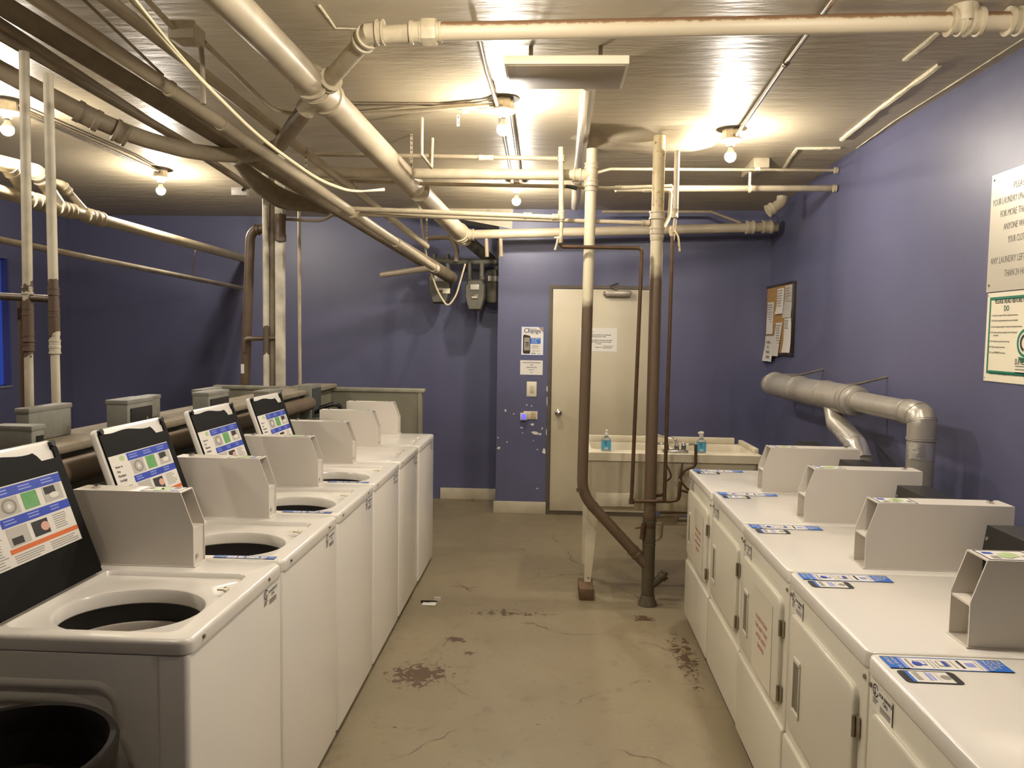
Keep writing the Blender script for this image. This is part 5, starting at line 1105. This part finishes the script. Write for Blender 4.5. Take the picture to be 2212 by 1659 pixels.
b = B(); b.tube([(rg.x+.03, 7.5, rt.z), P(1079, 520, 7.5)], .018, 12); b.build('riser', CREAMD, t)
b = B(); b.box(rg.x-.05, rg.x+.05, 7.415, 7.425, rt.z-.11, rt.z-.06); b.build('label_band', [PAPER2], t)
pipe('gas_pipe', 'dull gas header pipe above the meters', 'pipe', [P(900, 560, 7.45), P(1000, 566, 7.45), P(1080, 566, 7.45)], .03, METER)
pipe('gas_pipe', 'dull gas pipe bending down to the left meter', 'pipe', [P(920, 515, 7.4), P(975, 512, 7.4), P(988, 540, 7.4), P(985, 565, 7.4)], .022, CREAMD, None, .1)
pipe('gas_pipe', 'dark thick gas pipe dropping from the big main to the header', 'pipe', [gE+gd*.06, P(1060, 562, 7.6)], .055, METER)
for px, lab in ((1050, 'left short stub pipe hanging below the far cross drain'), (1081, 'right short stub pipe hanging below the far cross drain')):
    pipe('stub_pipe', lab, 'pipe', [P(px, 508, 6.95), P(px+2, 555, 6.95)], .018, CREAMD)

# ------------------------------------------------------------------ bulbs
BULB_S = 1360.0
def fixture(p, label, cold=False):
    t = thing('bulb_lampholder', label, 'ceiling light', p, 'bare bulb ceiling lights'); z = p.z
    if z < ZC-.02 and p.y < 3: b = B(); b.cyl((p.x, p.y, z-.004), (p.x, p.y, ZC), .012, n=10); b.build('stem', STEEL, t)
    b = B(); b.lathe([(.085, 0), (.085, -.004)], p, 24); b.build('ceiling_plate', plain('dark fixture plate', (92, 84, 68), .5) if 'dark fixture plate' not in MATS else MATS['dark fixture plate'], t)
    b = B(); b.lathe([(.054, -.004), (.054, -.056)], p, 8, smooth=False); b.build('octagon_box', STEEL, t)
    b = B(); b.lathe([(.056, -.056), (.066, -.060), (.067, -.068), (.060, -.076), (.034, -.080), (.026, -.086), (.024, -.102), (.019, -.104)], p, 28); b.build('porcelain_holder', PORC, t)
    b = B(); b.lathe([(.0135, -.1), (.0135, -.115)], p, 16); b.build('screw_cap', STEEL, t)
    b = B(); 
    b.lathe([(.0135, -.112), (.017, -.125), (.024, -.138), (.0295, -.148), (.0285, -.1495)], p, 20); b.build('bulb_neck', PUMP, t)
    prof = [(.034*math.sin(math.radians(a)), -.165+.034*math.cos(math.radians(a))) for a in range(62, 180, 9)]+[(.001, -.199)]
    b = B(); b.lathe(prof, p, 18); o = b.build('bulb', LAMP, t); return t
LAMP = emit('lit warm bulb', (255, 245, 231), BULB_S)
fixture(fx['A'], 'bare bulb at centre ceiling, in front of the light box')
fixture(fx['B'], 'bare bulb nearest the right wall on a long conduit')
fixture(fx['C'], 'farthest bare bulb, seen low below the cross pipes')
fixture(fx['D'], 'bare bulb on the left ceiling before the alcove wall')
fixture(fx['E'], 'bare bulb at the far left edge behind standing pipes')
fixture(Vector((-.262, 2.30, ZC-.055)), 'bare bulb overhead, out of the photo above the aisle')
FILL_EMIT = emit('added fill bulb', (255, 245, 231), BULB_S*.22)  # added unseen fill bulb, lifts the washers' near faces and the left pipes
LAMP, KEEP = FILL_EMIT, LAMP
fixture(Vector((-1.62, .95, ZC)), 'added dim fill bulb overhead, out of view nearest the camera')
LAMP = KEEP
fixture(Vector((1.12, 2.05, ZC)), 'bare bulb overhead, out of the photo above the dryers')
fixture(Vector((-3.09, 2.2, ZC)), 'bare bulb out of the photo to the left')
# unlit light box on the ceiling
LY0, LY1 = 3.2, 3.52
t0, t1 = P(1089, 119, LY0), P(1360, 117, LY0)
t = thing('ceiling_light_box', 'flat unlit cream light box hanging below the ceiling near the top pipe', 'light box', ((t0.x+t1.x)/2, (LY0+LY1)/2, t0.z-.05))
b = B(); zb0 = P(1225, 138, LY0).z; b.box(t0.x, t1.x, LY0, LY1, zb0, t0.z, .004); b.build('housing', plain('light box enamel', (204, 194, 168), .5), t)
b = B(); b.box(t0.x+.012, t1.x-.012, LY0+.012, LY1-.012, zb0-.004, zb0, .002); b.build('diffuser', plain('dull diffuser', (150, 136, 114), .55), t)
for sx_ in (t0.x+.1, t1.x-.1):
    b = B(); b.cyl((sx_, LY1-.02, t0.z-.005), (sx_, LY1-.02, ZC), .01, n=10); b.build('hanging_stem', STEEL, t)

# ------------------------------------------------------------------ floor things
bc = Vector((-1.125, 1.49, 0)); BR, BH = .22, .822
t = thing('trash_bin', 'round black trash bin in front of the nearest washer', 'trash bin', bc)
b = B(); b.lathe([(.001, 0), (.185, 0), (.19, .01), (BR-.008, BH-.05), (BR-.012, BH-.03), (BR-.02, BH-.06), (.178, .04), (.001, .03)], bc, 44, 0, caps=(False, False)); b.build('bin_body', BIN, t)
b = B(); b.lathe([(BR-.008, BH-.05), (BR, BH-.04), (BR+.003, BH-.012), (BR-.004, BH), (BR-.016, BH-.002), (BR-.02, BH-.02), (BR-.02, BH-.06)], bc, 44, 0, caps=(False, False)); b.build('rim', BIN, t)
b = B(); b.lathe([(.001, .70), (.06, .71), (.12, .69), (.17, .70), (.198, .685)], bc, 30, 0, caps=(False, False)); b.build('bag_liner', plain('black bin liner', (18, 14, 12), .3, bump=.9, bscale=24), t)
lp = PZ(926, 1302, 0)
t = thing('litter_scrap', 'scrap of torn plastic wrapper on floor beside the washer row', 'litter', lp)
b = B(); L = []
for j in range(11):
    a = math.radians(200+140*j/10); L.append([Vector((lp.x+.055*math.cos(a), lp.y+.04*math.sin(a)+.02, z)) for z in (0, .012+.01*math.sin(j*.31))])
b.loft([[q[0] for q in L], [q[1] for q in L]], 0, True, False)
b.poly([q[0]+Vector((0, 0, .001)) for q in L], 0); b.build('dark_flap', BLACK, t)
b = B(); b.poly([(lp.x-.04, lp.y-.05, .002), (lp.x+.05, lp.y-.06, .004), (lp.x+.055, lp.y-.02, .012), (lp.x-.03, lp.y-.01, .010)]); b.build('pale_flap', PAPER, t); B().box(lp.x+.03, lp.x+.07, lp.y+.04, lp.y+.048, 0, .022).build('torn_strip', PAPER, t)

# ------------------------------------------------------------------ world and look
w = bpy.data.worlds.new('world'); sc.world = w; w.use_nodes = True
w.node_tree.nodes['Background'].inputs[0].default_value = (.02, .02, .025, 1); w.node_tree.nodes['Background'].inputs[1].default_value = .2
vs = sc.view_settings; vs.view_transform = 'Standard'; vs.look = 'None'; vs.gamma = 1; vs.use_curve_mapping = False; vs.exposure = 0.0
cy = sc.cycles
cy.use_denoising = True; cy.max_bounces = 8; cy.diffuse_bounces = 5; cy.glossy_bounces = 4; cy.sample_clamp_indirect = 20
